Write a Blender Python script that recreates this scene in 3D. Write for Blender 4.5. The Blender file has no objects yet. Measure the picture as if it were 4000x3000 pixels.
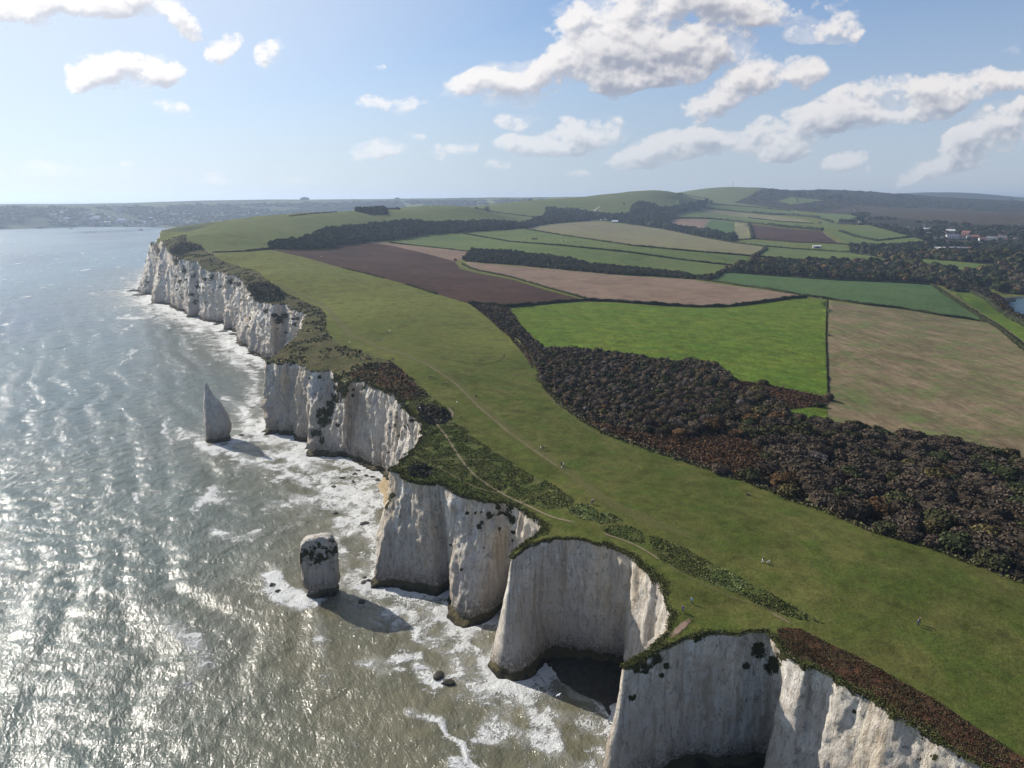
import bpy, math, random
import numpy as np
from mathutils import Vector
from mathutils.geometry import delaunay_2d_cdt
R = math.radians
random.seed(7); rng = np.random.default_rng(7)
scene = bpy.context.scene
COL = scene.collection

# ------------------------------------------------------------------ camera
F, H = 2776.0, 118.0                       # focal length in photo pixels, height above the sea
PITCH = math.atan((1500-787)/F); CP, SP = math.cos(PITCH), math.sin(PITCH)
cd = bpy.data.cameras.new('camera'); cam = bpy.data.objects.new('camera', cd); COL.objects.link(cam)
cam.location = (0, 0, H); cam.rotation_euler = (math.pi/2-PITCH, 0, 0)
cd.sensor_width = 36; cd.lens = 36*F/4000; cd.clip_start = 1; cd.clip_end = 200000
scene.camera = cam

# ------------------------------------------------------------------ light and exposure
scene.view_settings.view_transform = 'Standard'; scene.view_settings.look = 'None'
scene.view_settings.gamma = 1; scene.view_settings.exposure = 0.35
SUN_AZ, SUN_EL = R(-55), R(32)             # azimuth from +Y, clockwise
sd = bpy.data.lights.new('sun', 'SUN'); sd.energy = 5.0; sd.angle = R(0.6); sd.color = (1, .94, .84)
sun = bpy.data.objects.new('sun', sd); COL.objects.link(sun)
sv = Vector((math.sin(SUN_AZ)*math.cos(SUN_EL), math.cos(SUN_AZ)*math.cos(SUN_EL), math.sin(SUN_EL)))
sun.rotation_euler = sv.to_track_quat('Z', 'Y').to_euler(); sun.location = (-300, 200, 300)
HAZE_DENSITY = 0.00009

def ray(u, v):
    a = (np.asarray(u, float)-2000)/F; b = -(np.asarray(v, float)-1500)/F
    return a, CP+b*SP, -SP+b*CP
def up(u, v, z):
    a, b, c = ray(u, v); t = (z-H)/c
    return a*t, b*t

# ------------------------------------------------------------------ node helpers
class NT:
    def __init__(s, tree): s.t = tree; s.n = tree.nodes; s.l = tree.links
    def new(s, kind, **kw):
        n = s.n.new(kind)
        for k, v in kw.items(): setattr(n, k, v)
        return n
    def put(s, sock, v):
        if v is None: return
        if hasattr(v, 'is_output'): s.l.new(v, sock)
        else: sock.default_value = v
    def math(s, op, a, b=None, c=None, clamp=False):
        n = s.new('ShaderNodeMath', operation=op, use_clamp=clamp)
        for i, v in enumerate((a, b, c)): s.put(n.inputs[i], v)
        return n.outputs[0]
    def vmath(s, op, a, b=None, scale=None):
        n = s.new('ShaderNodeVectorMath', operation=op)
        s.put(n.inputs[0], a); s.put(n.inputs[1], b)
        if scale is not None: s.put(n.inputs['Scale'], scale)
        return n.outputs['Value'] if op in ('LENGTH', 'DOT_PRODUCT') else n.outputs[0]
    def mix(s, f, a, b, blend='MIX'):
        n = s.new('ShaderNodeMix', data_type='RGBA', blend_type=blend)
        s.put(n.inputs[0], f); s.put(n.inputs[6], a if hasattr(a, 'is_output') else (*a, 1)[:4])
        s.put(n.inputs[7], b if hasattr(b, 'is_output') else (*b, 1)[:4]); return n.outputs[2]
    def noise(s, vec, scale, detail=4, rough=.55, dist=0, dim='3D'):
        n = s.new('ShaderNodeTexNoise', noise_dimensions=dim)
        s.put(n.inputs['Vector'], vec); n.inputs['Scale'].default_value = scale
        n.inputs['Detail'].default_value = detail; n.inputs['Roughness'].default_value = rough
        n.inputs['Distortion'].default_value = dist; return n.outputs['Fac']
    def step(s, v, a, b, lo=0., hi=1., smooth=True):
        n = s.new('ShaderNodeMapRange', interpolation_type='SMOOTHSTEP' if smooth else 'LINEAR')
        n.clamp = True
        for i, x in enumerate((v, a, b, lo, hi)): s.put(n.inputs[i], x)
        return n.outputs[0]
    def sc(s, vec, x, y, z): return s.vmath('MULTIPLY', vec, (x, y, z))
    def rotz(s, vec, ang):
        n = s.new('ShaderNodeVectorRotate', rotation_type='Z_AXIS'); s.put(n.inputs['Vector'], vec)
        n.inputs['Angle'].default_value = ang; return n.outputs[0]
    def attr(s, name, out='Fac'): return s.new('ShaderNodeAttribute', attribute_name=name).outputs[out]
    def bump(s, h, strength, dist):
        n = s.new('ShaderNodeBump'); s.put(n.inputs['Height'], h); n.inputs['Strength'].default_value = strength
        n.inputs['Distance'].default_value = dist; return n
def material(name):
    m = bpy.data.materials.new(name); m.use_nodes = True; t = NT(m.node_tree)
    b = m.node_tree.nodes['Principled BSDF']
    b.inputs['Roughness'].default_value = .9; b.inputs['Specular IOR Level'].default_value = .15
    return m, t, b
def plain(name, col, rough=.8, var=.12, scale=1.5):
    m, t, b = material(name); P = t.new('ShaderNodeNewGeometry').outputs['Position']
    n = t.noise(P, scale, 3)
    t.put(b.inputs['Base Color'], t.mix(n, tuple(c*(1-var) for c in col), tuple(min(1, c*(1+var)) for c in col)))
    b.inputs['Roughness'].default_value = rough; return m

# ------------------------------------------------------------------ world: Nishita sky with cumulus
w = bpy.data.worlds.new('World'); scene.world = w; w.use_nodes = True; T = NT(w.node_tree)
bg = w.node_tree.nodes['Background']
sky = T.new('ShaderNodeTexSky', sky_type='NISHITA'); sky.sun_disc = False
sky.sun_elevation = SUN_EL; sky.sun_rotation = SUN_AZ; sky.altitude = 100; sky.air_density = 1.0
sky.dust_density = 0.25; sky.ozone_density = 3.0
SKY_STRENGTH = 0.072
# cloud: centre u,v in the photo's frame of sky, half width, half height, tilt (deg, up to the right), weight
CLOUDS = [(120,30,190,55,0,1.1),(420,20,260,70,0,1.3),(700,70,100,60,-25,1.),(470,290,230,75,5,1.25),(640,270,60,75,0,.9),(330,325,110,50,0,.8),
 (645,430,75,26,0,.7),(890,195,85,55,20,.75),(1055,215,38,85,-15,.8),(1085,155,32,30,0,.5),(1450,245,50,30,0,.5),(1540,390,150,42,8,.85),(1500,320,40,30,0,.35),
 (1370,600,80,32,5,.45),(1455,595,95,42,10,.8),(1590,540,50,22,0,.4),(1760,600,100,40,10,.7),(1700,640,40,30,0,.3),
 (2450,60,260,110,10,1.3),(2800,20,420,75,0,1.1),(2250,250,300,85,22,1.25),(2560,240,330,110,12,1.5),(1880,300,150,48,14,1.0),(2080,290,170,62,14,1.15),(2780,220,180,60,-10,.9),(2420,320,180,45,0,.9),
 (3230,110,140,55,5,.8),(3330,130,40,25,40,.45),(2880,345,220,62,22,1.15),(3130,270,90,48,10,.7),(2790,455,70,30,12,.55),
 (2200,540,240,60,6,1.05),(2370,510,80,60,20,.7),(2130,590,140,35,0,.8),(2030,470,80,35,0,.5),(2640,590,280,60,12,1.05),(2760,545,90,55,10,.75),
 (3100,500,300,85,14,1.3),(3450,400,330,95,8,1.35),(3800,340,280,70,5,1.2),(3000,590,170,40,5,.7),(3900,480,180,70,15,1.1),
 (3850,580,230,75,16,1.2),(3620,650,130,35,15,.8),(3320,645,100,38,8,.8),(3960,170,50,28,0,.45),(3430,655,50,22,0,.35),(3100,300,60,40,0,.3),
 (120,650,120,28,5,.28),(370,655,80,26,8,.28),(540,660,80,26,0,.25),(870,695,70,22,0,.25),(1130,690,120,20,0,.2),(2260,690,90,22,0,.25),(1960,660,70,25,0,.35)]
tc = T.new('ShaderNodeTexCoord').outputs['Generated']; sep = T.new('ShaderNodeSeparateXYZ'); T.put(sep.inputs[0], tc)
toward = T.vmath('DOT_PRODUCT', tc, tuple(sv)); glow = T.step(toward, .35, .95)
skyc = T.mix(1., sky.outputs[0], (.92, 1.16, 1.38), 'MULTIPLY')
low = T.step(sep.outputs[2], .40, -.04); low = T.math('MAXIMUM', T.math('MULTIPLY', low, .82), T.math('MULTIPLY', T.step(toward, .30, .98), .8))
skyc = T.mix(low, skyc, T.mix(glow, (5.6, 6.1, 7.1), (9.3, 9.8, 10.6)))
T.put(bg.inputs['Color'], skyc); bg.inputs['Strength'].default_value = SKY_STRENGTH

# ------------------------------------------------------------------ numpy noise
_perm = rng.permutation(256); _perm = np.concatenate([_perm]*3)
_grad = rng.normal(size=(256, 3)); _grad /= np.linalg.norm(_grad, axis=1)[:, None]
def pnoise(p):
    p = np.asarray(p, float); i = np.floor(p).astype(int); f = p-i; i &= 255; w_ = f*f*f*(f*(f*6-15)+10); out = 0
    for dx in (0, 1):
        for dy in (0, 1):
            for dz in (0, 1):
                h = _perm[_perm[_perm[(i[..., 0]+dx) & 255]+((i[..., 1]+dy) & 255)]+((i[..., 2]+dz) & 255)]
                g = _grad[h]; d = f-np.array([dx, dy, dz]); v = (g*d).sum(-1)
                wx = w_[..., 0] if dx else 1-w_[..., 0]; wy = w_[..., 1] if dy else 1-w_[..., 1]; wz = w_[..., 2] if dz else 1-w_[..., 2]
                out = out+v*wx*wy*wz
    return out*1.6
def fbm(p, oct=4, gain=.5):
    p = np.asarray(p, float); s = 0; a = 1
    for k in range(oct): s = s+a*pnoise(p*2**k+k*17.3); a *= gain
    return s
def P3(x, y, z=0.): x = np.asarray(x, float); return np.stack([x, np.asarray(y, float)+0*x, np.asarray(z, float)+0*x], -1)

# ------------------------------------------------------------------ object helpers
def mesh_np(name, V, Fa, mats=(), midx=None, smooth=True, attrs=None):
    V = np.asarray(V, np.float32); Fa = np.asarray(Fa, np.int32); me = bpy.data.meshes.new(name); k = Fa.shape[1]
    me.vertices.add(len(V)); me.vertices.foreach_set('co', V.ravel())
    me.loops.add(Fa.size); me.loops.foreach_set('vertex_index', Fa.ravel())
    me.polygons.add(len(Fa)); me.polygons.foreach_set('loop_start', np.arange(0, Fa.size, k, dtype=np.int32))
    me.polygons.foreach_set('loop_total', np.full(len(Fa), k, np.int32))
    for m in mats: me.materials.append(m)
    if midx is not None: me.polygons.foreach_set('material_index', np.asarray(midx, np.int32))
    me.polygons.foreach_set('use_smooth', np.full(len(Fa), smooth, bool))
    for nm, (typ, dom, arr) in (attrs or {}).items():
        a = me.attributes.new(nm, typ, dom)
        a.data.foreach_set('color' if 'COLOR' in typ else 'value', np.asarray(arr, np.float32).ravel())
    me.update(calc_edges=True); me.validate(); return me
def link(name, me, parent=None, loc=None, rotz=0):
    o = bpy.data.objects.new(name, me); COL.objects.link(o)
    if parent: o.parent = parent
    if loc is not None: o.location = loc
    o.rotation_euler = (0, 0, rotz); return o
def tag(o, label=None, cat=None, group=None, kind=None):
    if label: o['label'] = label
    if cat: o['category'] = cat
    if group: o['group'] = group
    if kind: o['kind'] = kind
    return o
def copy_tree(o, parent=None):
    c = o.copy(); COL.objects.link(c); c.parent = parent
    for ch in list(o.children): copy_tree(ch, c)
    return c
class MB:
    """collects simple solids into one mesh"""
    def __init__(s): s.v = []; s.f = []
    def add(s, vs, fs):
        o = len(s.v); s.v += [tuple(p) for p in vs]; s.f += [tuple(i+o for i in f) for f in fs]
    def box(s, x0, x1, y0, y1, z0, z1):
        s.add([(x0,y0,z0),(x1,y0,z0),(x1,y1,z0),(x0,y1,z0),(x0,y0,z1),(x1,y0,z1),(x1,y1,z1),(x0,y1,z1)],
              [(3,2,1,0),(4,5,6,7),(0,1,5,4),(1,2,6,5),(2,3,7,6),(3,0,4,7)])
    def tube(s, pts, rad, n=8, cap=True):
        pts = [Vector(p) for p in pts]; rings = []
        for i, p in enumerate(pts):
            d = (pts[min(i+1, len(pts)-1)]-pts[max(i-1, 0)]).normalized()
            a = d.orthogonal().normalized(); b = d.cross(a); r = rad[i] if isinstance(rad, (list, tuple)) else rad
            rings.append([p+(a*math.cos(t)+b*math.sin(t))*r for t in [2*math.pi*k/n for k in range(n)]])
        fs = [(i*n+k, i*n+(k+1) % n, (i+1)*n+(k+1) % n, (i+1)*n+k) for i in range(len(pts)-1) for k in range(n)]
        if cap: fs += [tuple(range(n))[::-1], tuple((len(pts)-1)*n+k for k in range(n))]
        s.add([p for r_ in rings for p in r_], fs)
    def mesh(s, name, mat, smooth=False):
        me = bpy.data.meshes.new(name); me.from_pydata(s.v, [], s.f); me.materials.append(mat)
        if smooth: me.polygons.foreach_set('use_smooth', [True]*len(me.polygons))
        me.update(); return me
    def build(s, name, mat, parent=None, smooth=False): return link(name, s.mesh(name, mat, smooth), parent)
def empty(name, loc=(0, 0, 0), rz=0):
    o = bpy.data.objects.new(name, None); o.empty_display_size = .5; COL.objects.link(o); o.location = loc; o.rotation_euler = (0, 0, rz); return o

# ------------------------------------------------------------------ cumulus on the sky dome
GS = .0012; gx = np.arange(-.92, .93, GS); gz = np.arange(.004, .43, GS); CX, CZ = np.meshgrid(gx, gz)
wx = fbm(P3(CX*9, CZ*9, 2), 3); wz = fbm(P3(CX*9, CZ*9, 7.7), 3); QX = CX+.022*wx; QZ = CZ+.014*wz; acc = np.zeros(CX.shape)
for (u, v, rx, rz, tilt, wt) in CLOUDS:
    a, b, c = ray(u, v); cx_, cz_ = a/b, c/b; s_ = 1/F/b*1.22; ct, st = math.cos(R(tilt)), math.sin(R(tilt))
    dx, dz = QX-cx_, QZ-cz_; p = (dx*ct+dz*st)/(rx*s_); q = (-dx*st+dz*ct)/(rz*s_); q = np.where(q < 0, q*1.25, q)
    bl = np.maximum(0, wt*(1-p*p-q*q)); acc = np.maximum(np.maximum(acc, bl), .8*(acc+bl))
on = acc > .0; D0 = np.zeros(CX.shape); pts_ = P3(CX[on]*18, CZ[on]*24, 1.5)
nb = np.zeros(on.sum()); am = 1.
for k in range(7): nb += am*(1-2.2*np.abs(pnoise(pts_*2**k*.9+k*7.1)))*.45; am *= .62
D0[on] = np.minimum(acc[on], 1.4)*2.1+nb*1.15+1.6*fbm(pts_*.8+4, 8, .66)-.98
D0 = np.clip(D0, 0, None)*np.clip(acc*5, 0, 1)
def shift(A, ix, iz):    # value found ix columns to the left and iz rows higher
    B_ = np.zeros_like(A); h_, w_ = A.shape; B_[:h_-iz, ix:] = A[iz:, :w_-ix]; return B_
tau = np.zeros(CX.shape); upd = np.zeros(CX.shape)
for k in range(1, 34): tau += shift(D0, int(k*.7), k)*(.16 if k < 12 else .07)
for k in range(2, 50, 2): upd += shift(D0, 0, k)*.05
rel = np.clip((D0-shift(D0, 3, 5))*.8+(D0-shift(D0, 7, 13))*.6, -1.2, 1.2)
lit_ = np.exp(-tau*.17)*.55+np.exp(-upd*.22)*.25+.26*rel+.12; al = 1-np.exp(-D0**1.35*1.9); ws_ = np.zeros(CX.shape); ws_[on] = np.clip(acc[on]*1.1+1.5*fbm(P3(CX[on]*9, CZ[on]*22, 9), 7, .62)-.35, 0, 1); al = np.maximum(al, ws_*.42)
# soften the finest grain a little
for _ in range(1): lit_[1:-1, 1:-1] = (lit_[1:-1, 1:-1]*2+lit_[:-2, 1:-1]+lit_[2:, 1:-1]+lit_[1:-1, :-2]+lit_[1:-1, 2:])/6
dv = np.stack([CX, np.ones_like(CX), CZ], -1); dv /= np.linalg.norm(dv, axis=2)[..., None]; gl = np.clip((dv@np.array(sv)-.35)/.6, 0, 1)[..., None]
sh_ = np.array([.30, .325, .41])*(1-gl)+np.array([.62, .65, .72])*gl; hi_ = np.array([.86, .83, .82])*(1-gl)+np.array([1.12, 1.1, 1.09])*gl
ccol = (sh_+(hi_-sh_)*np.clip(lit_*1.15-.05, 0, 1)[..., None])*.80
fade = np.clip(.35+CZ*4.2, 0, 1); al = al*fade
nr_, nc_ = CX.shape; I, J = np.meshgrid(np.arange(nr_-1), np.arange(nc_-1), indexing='ij'); a_ = (I*nc_+J); used = (np.maximum(np.maximum(al[:-1, :-1], al[1:, 1:]), np.maximum(al[1:, :-1], al[:-1, 1:])) > .004).ravel(); a_ = a_.ravel()[used]
q_ = np.stack([a_, a_+1, a_+nc_+1, a_+nc_], -1); uq, inv = np.unique(q_, return_inverse=True)
mcl = bpy.data.materials.new('cloud'); mcl.use_nodes = True; t = NT(mcl.node_tree); mcl.node_tree.nodes.clear(); ou = t.new('ShaderNodeOutputMaterial'); em = t.new('ShaderNodeEmission'); tp_ = t.new('ShaderNodeBsdfTransparent'); mx = t.new('ShaderNodeMixShader')
at = t.new('ShaderNodeAttribute', attribute_name='cloud'); t.l.new(at.outputs['Color'], em.inputs[0]); t.l.new(at.outputs['Alpha'], mx.inputs[0]); t.l.new(tp_.outputs[0], mx.inputs[1]); t.l.new(em.outputs[0], mx.inputs[2]); t.l.new(mx.outputs[0], ou.inputs[0])
o = link('sky', mesh_np('sky', (dv.reshape(-1, 3)*90000+[0, 0, H])[uq], inv.reshape(-1, 4), [mcl], attrs={'cloud': ('FLOAT_COLOR', 'POINT', np.column_stack([ccol.reshape(-1, 3), al.ravel()])[uq])})); tag(o, kind='structure')
mcl.cycles.emission_sampling = 'NONE'
# ------------------------------------------------------------------ the coast: cliff-top stations
# (u, v, z top or None, base u, base v)  or  (u, v, z, None, lean);  z None = take the distance from the base + lean 3 m
ST = [(4400,3350,30,None,7),(4120,3160,30.5,None,8),(3855,3000,31,None,8),(3727,2918,31.3,None,7),(3661,2888,31.5,None,8),(3579,2836,31.8,None,7),(3492,2800,32,None,8),(3461,2760,32,None,7),(3379,2708,32.3,None,8),
 (3266,2642,32.5,None,7),(3225,2624,32.6,None,6),(3174,2590,33,None,6),(3150,2600,33,None,6),(3077,2555,33,None,5),(3040,2520,33,3110,3030),(3003,2462,33,3010,2998),
 (2930,2458,33,2930,2985),(2850,2465,33,2850,2985),(2768,2470,32.5,2750,2995),(2686,2483,32,2650,3020),(2589,2519,31,2530,3060),(2520,2568,30,2440,3090),(2455,2600,29.4,2372,3100),
 (2432,2592,29.4,2336,3062),(2480,2562,29.8,None,2),(2535,2535,30.3,None,2),(2582,2480,31.5,None,2),(2612,2445,32.6,None,2.5),(2617,2396,33.3,None,3),(2604,2329,34,None,4),(2569,2263,34.5,None,4),(2507,2206,35,None,4),
 (2461,2160,35,2442,2590),(2400,2140,35,2385,2582),(2353,2123,35,2325,2576),(2271,2105,35,2250,2566),(2190,2098,35,2180,2560),(2136,2106,35,2125,2566),(2085,2121,34.8,2118,2596),(2045,2137,34.3,2070,2640),
 (2025,2152,34,2000,2662),(2006,2172,33.6,1945,2640),(1996,2168,33.6,1897,2596),(2020,2136,34,None,3),(2051,2112,34.4,None,3),(2098,2091,34.8,None,3),(2118,2051,35,None,3),(2102,2029,35,None,4),(2044,1986,35,None,5),
 (2008,1966,35,1965,2370),(1942,1960,34.6,1905,2424),(1890,1955,34.5,1872,2442),(1863,1946,34.5,1838,2450),(1815,1934,34.7,1784,2437),(1765,1924,34.8,1753,2406),(1738,1897,35.2,1762,2340),(1711,1890,35.3,1768,2300),
 (1668,1892,35.3,1712,2322),(1624,1881,35.5,1640,2309),(1581,1870,35.6,1563,2290),(1563,1845,36,1500,2292),(1540,1838,36,1459,2298),(1532,1830,36.2,1452,2262),(1556,1812,36.5,None,5),(1592,1775,37,None,6),(1633,1734,38,None,5),(1653,1694,38.5,None,5),(1651,1653,39,None,4),
 (1633,1633,39,None,4),(1606,1608,39,None,5),(1579,1581,39,None,5),(1533,1540,39,1516,1866),(1511,1524,39,1497,1848),(1461,1508,38.5,1429,1820),(1425,1490,38.5,1400,1812),(1398,1481,38.5,1378,1808),(1371,1484,38,1371,1795),
 (1353,1504,37,1360,1784),(1345,1556,31.5,1338,1782),(1312,1480,35.5,1290,1786),(1294,1445,38,1253,1787),(1226,1441,38.5,1196,1783),(1199,1434,38.5,1210,1737),(1145,1418,38,1158,1712),(1122,1414,38,1120,1702),
 (1081,1421,37.5,1088,1696),(1040,1414,37,1028,1694),(1034,1408,37,None,2),(1059,1398,37.5,None,3),(1100,1368,39,None,3),(1136,1333,40,None,3),(1176,1283,41,None,3),(1194,1229,42,None,4),(1181,1211,42,None,5),(1145,1206,41,None,6),
 (1108,1197,40.5,None,7),(1059,1188,None,1062,1415),(1027,1186,None,1012,1393),(995,1179,None,980,1384),(975,1130,None,976,1365),(954,1102,None,934,1343),(920,1085,None,931,1297),(890,1071,None,889,1288),(860,1064,None,886,1265),
 (827,1062,None,830,1259),(791,1030,None,787,1251),(770,1018,None,787,1238),(745,1005,None,732,1241),(712,1010,None,732,1224),(685,995,None,688,1211),(662,986,None,673,1197),(650,966,None,646,1188),(638,962,None,590,1186),(628,964,None,601,1153),
 (612,963,None,575,1150),(598,970,None,549,1149),(588,978,None,536,1135)]
top, base = [], []
for (u, v, z, bu, bv) in ST:
    if bu is None: x, y = up(u, v, z); top.append((x, y, z)); base.append((None, bv))
    else:
        bx, by = up(bu, bv, 0.)
        if z is None:
            a, b, c = ray(u, v); r = math.hypot(bx, by)+4; t = r/math.hypot(a, b); x, y, z = a*t, b*t, H+c*t
        else: x, y = up(u, v, z)
        top.append((x, y, z)); base.append((bx, by))
NMAIN = len(top)
def at_r(u, r, z): a, b, _ = ray(u, 900); t = r/math.hypot(a, b); return (a*t, b*t, z)
# hidden seaward side of the down, the bay shore, the far coast
hid = [at_r(592, 985, 70), at_r(608, 1060, 74), at_r(625, 1180, 74), at_r(655, 1350, 70), at_r(700, 1600, 60), at_r(745, 1950, 45), at_r(800, 2400, 25), at_r(845, 2900, 10)]
shore = [(*up(u, v, 2.), 2.) for u, v in [(880,890.5),(827,890.5),(700,889),(620,886),(475,884.5),(316,885.5),(221,888),(150,890),(60,893),(0,895),(-300,899)]]
far = [(-9000, 3500, 5), (-14000, 16000, 5), (16000, 16000, 5), (16000, 3000, 5)]
bay = [(*up(u, v, 2.), 2.) for u, v in [(4900,1100),(4400,1125),(4150,1150),(4000,1158),(3909,1162),(3928,1186),(3950,1215),(3967,1238),(4000,1248)]]
side = [(560, 690, 5), (520, 560, 14), (440, 400, 18), (360, 240, 20), (290, 90, 22), (220, -80, 24), (190, -260, 25), (140, -250, 26), (118, -120, 28), (100, 0, 29)]
for p in hid: base.append((None, 22)); top.append(p)
for p in shore+far+bay+side: base.append((None, 3)); top.append(p)
top = np.array(top)
for k in range(len(hid)): base[NMAIN+k] = (None, 20)

# ------------------------------------------------------------------ terrain height: thin-plate through known points
CTRL = []          # (x, y, z)
def cz(u, v, z): CTRL.append((*up(u, v, z), z))
def cr(u, v, r):   # known horizontal distance, height follows from the pixel
    a, b, c = ray(u, v); t = r/math.hypot(a, b); CTRL.append((a*t, b*t, H+c*t))
for a in [(4000,2900,30.5),(3600,2600,32),(3000,2300,34),(3500,2200,33),(4000,2450,31),(2700,2200,35),(2500,1900,36),(2200,1800,37.5),(3000,1900,33),(3500,1950,30),(2300,2000,36.5),(2000,1700,38.5),(1900,1500,39.5),(1700,1350,41),
  (1500,1250,43),(1350,1200,44),(2000,1350,39),(2600,1500,34),(3000,1500,30),(3000,1700,31),(3500,1500,26),(3500,1750,26),(3900,1500,21),(4000,1850,23),(4000,2100,27),(3230,1300,27),(2600,1300,33),(2200,1250,37),(3600,1300,21),
  (3900,1300,15),(3400,1150,20),(3700,1180,15),(2900,1150,28),(2500,1120,31),(2200,1120,35),(2600,1180,31),(2000,1130,38),(1800,1120,42),(2200,1040,36),(2000,1010,40),(2600,1040,30),(3000,1050,24),(3300,1060,19),(3600,1070,14),
  (1600,1050,46),(1400,1050,50),(1300,980,55),(1050,1050,56),(3800,1100,11),(3900,1100,8),(3850,1180,11),(3950,1290,12)]: cz(*a)
for a in [(1100,1080,655),(950,1040,745),(850,1000,830),(1060,975,900),(1250,940,1060),(1400,940,1130),(1550,935,1250),(1700,930,1330),(1500,1000,950),(1700,990,1010),(1000,920,1010),(1200,890,1180),(1500,870,1420),(1800,870,1600),
  (728,920,965),(700,925,990),(791,903,1050),(836,889,1110),(881,882,1150),(1000,862,1240),(1113,844,1340),(1226,833,1440),(1380,827,1540),(1520,821,1650),(1723,816,1800),(1859,814,1900),(1400,850,1430),(1700,845,1650),
  (2000,960,1150),(2000,900,1520),(2200,960,1130),(2200,905,1550),(2500,1000,1080),(2500,940,1500),(2450,880,2150),(2300,870,2050),(2150,880,1880),(2000,872,1850),(2800,1000,1150),(2800,960,1500),(2700,900,2150),(2000,845,2050),
  (2000,800,2500),(1995,791,2600),(2090,782,2700),(2294,773,2850),(2407,760,2950),(2452,754,3000),(2606,753,3050),(2651,757,3100),(2300,820,2500),(2500,820,2550),(2500,780,2800),(2700,810,3000),(2650,840,2600),
  (2723,743.5,4300),(2859,734,4500),(2909,731,4600),(2994,736,4700),(3060,745,4800),(2800,770,3900),(2900,780,3800),(3226,742,4900),(3316,745,5000),(3407,749,5100),(3497,759,5300),(3565,763,5500),
  (3000,880,2300),(3100,930,1900),(3100,850,2900),(3000,820,3300),(3100,780,3900),(3200,820,3400),(3300,870,2500),(3300,930,1900),(3300,990,1550),(3500,1000,1450),(3500,930,1950),(3500,880,2500),(3700,1000,1450),(3700,930,2000),
  (3900,1000,1400),(3900,930,2050),(3700,880,2600),(3900,880,2600),(3400,820,3600),(3600,830,3300),(3800,840,3100),(3980,845,3000),(3500,790,4500),(3700,805,4600),(3900,815,4600),
  (3656,754,8200),(3746,763,8200),(3814,758,8300),(3904,768,8300),(4000,775,8400),(3700,785,7000),(3850,790,7000),(4000,795,6800),
  (0,801,5200),(41,797,5300),(136,797,5300),(316,798.5,5400),(494,795,5400),(658,789.5,5400),(700,787,5400),(999,782,5500),(1190,781,5600),(1500,778,5700),(1723,775.5,5700),(1995,771.5,5800),(2294,770,5900),
  (0,850,4100),(200,850,4100),(500,840,4300),(800,835,4400),(1000,832,4500),(300,870,3700),(600,868,3800),(900,860,4000),(1300,815,4900),(1700,805,5000)]: cr(*a)
CTRL += [at_r(900, 2300, 35), at_r(1100, 2500, 35), at_r(1100, 3300, 12), at_r(1500, 2900, 30), at_r(2000, 3700, 40), at_r(1500, 3600, 20), at_r(2300, 4300, 40), at_r(1200, 1800, 70),
 at_r(2600, 7000, 60), at_r(3000, 7500, 60), at_r(3400, 7500, 60), at_r(2600, 3700, 90), at_r(1000, 8000, 30), at_r(2000, 9000, 30), at_r(3800, 12000, 40), at_r(200, 9000, 20), at_r(3000, 12000, 30), (400, 300, 24), (200, 0, 28), (180, 120, 30)]
tp = [tuple(t) for t in top]
cp_ = np.array(CTRL+[tp[i] for i in range(NMAIN) if i % 2 == 0 and i not in (14,)]+tp[NMAIN:])
def lp(x, y): r = np.hypot(x, y)+60; return np.stack([np.arctan2(x, y+30)*1.0, np.log(r)], -1)
Q = lp(cp_[:, 0], cp_[:, 1])
_, ui = np.unique(np.round(Q, 4), axis=0, return_index=True); cp_ = cp_[ui]; Q = Q[ui]
def tps(d): return np.where(d > 1e-9, d*d*np.log(d+1e-12), 0)
n = len(Q); A = np.zeros((n+3, n+3)); A[:n, :n] = tps(np.linalg.norm(Q[:, None]-Q[None], axis=2))+np.eye(n)*2e-4
A[:n, n] = 1; A[:n, n+1:] = Q; A[n, :n] = 1; A[n+1:, :n] = Q.T
W = np.linalg.solve(A, np.concatenate([cp_[:, 2], [0, 0, 0]]))
def zt(x, y):
    x = np.asarray(x, float); y = np.asarray(y, float)+0*x; sh = x.shape; x = x.ravel(); y = y.ravel(); out = np.empty(len(x))
    for i in range(0, len(x), 20000):
        q = lp(x[i:i+20000], y[i:i+20000]); d = np.linalg.norm(q[:, None]-Q[None], axis=2)
        out[i:i+20000] = tps(d)@W[:n]+W[n]+q@W[n+1:]
    r = np.hypot(x, y); nb = fbm(P3(x/60, y/60), 3)*np.clip(r/400, .12, 1)*.9+fbm(P3(x/350, y/350, 3), 3)*np.clip((r-1500)/2500, 0, 1)*6
    nb *= np.where((r > 3300) & (x < -400), .3, 1)
    out = np.maximum(out+nb, 1.2); return out.reshape(sh)
def on_ground(u, v, lift=0.):
    """pixel -> point on the terrain (first hit)"""
    u = np.atleast_1d(np.asarray(u, float)); v = np.atleast_1d(np.asarray(v, float))
    a, b, c = ray(u, v); h = np.hypot(a, b); rs = np.exp(np.linspace(math.log(70), math.log(13000), 520))
    t = rs[None]/h[:, None]; X = a[:, None]*t; Y = b[:, None]*t; Z = H+c[:, None]*t; g = Z-lift-zt(X, Y)
    neg = g < 0; k = np.where(neg.any(1), neg.argmax(1), np.where(c > -.03, np.abs(g[:, 150:]).argmin(1)+150, 519)); k = np.clip(k, 1, 519)
    i = np.arange(len(u)); g0, g1 = g[i, k-1], g[i, k]; f = np.where((g1 < 0) & (g0 > 0), g0/(g0-g1+1e-9), 1.)
    r = rs[k-1]*(1-f)+rs[k]*f; x = a/h*r; y = b/h*r
    return np.stack([x, y, zt(x, y)], 1)

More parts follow.
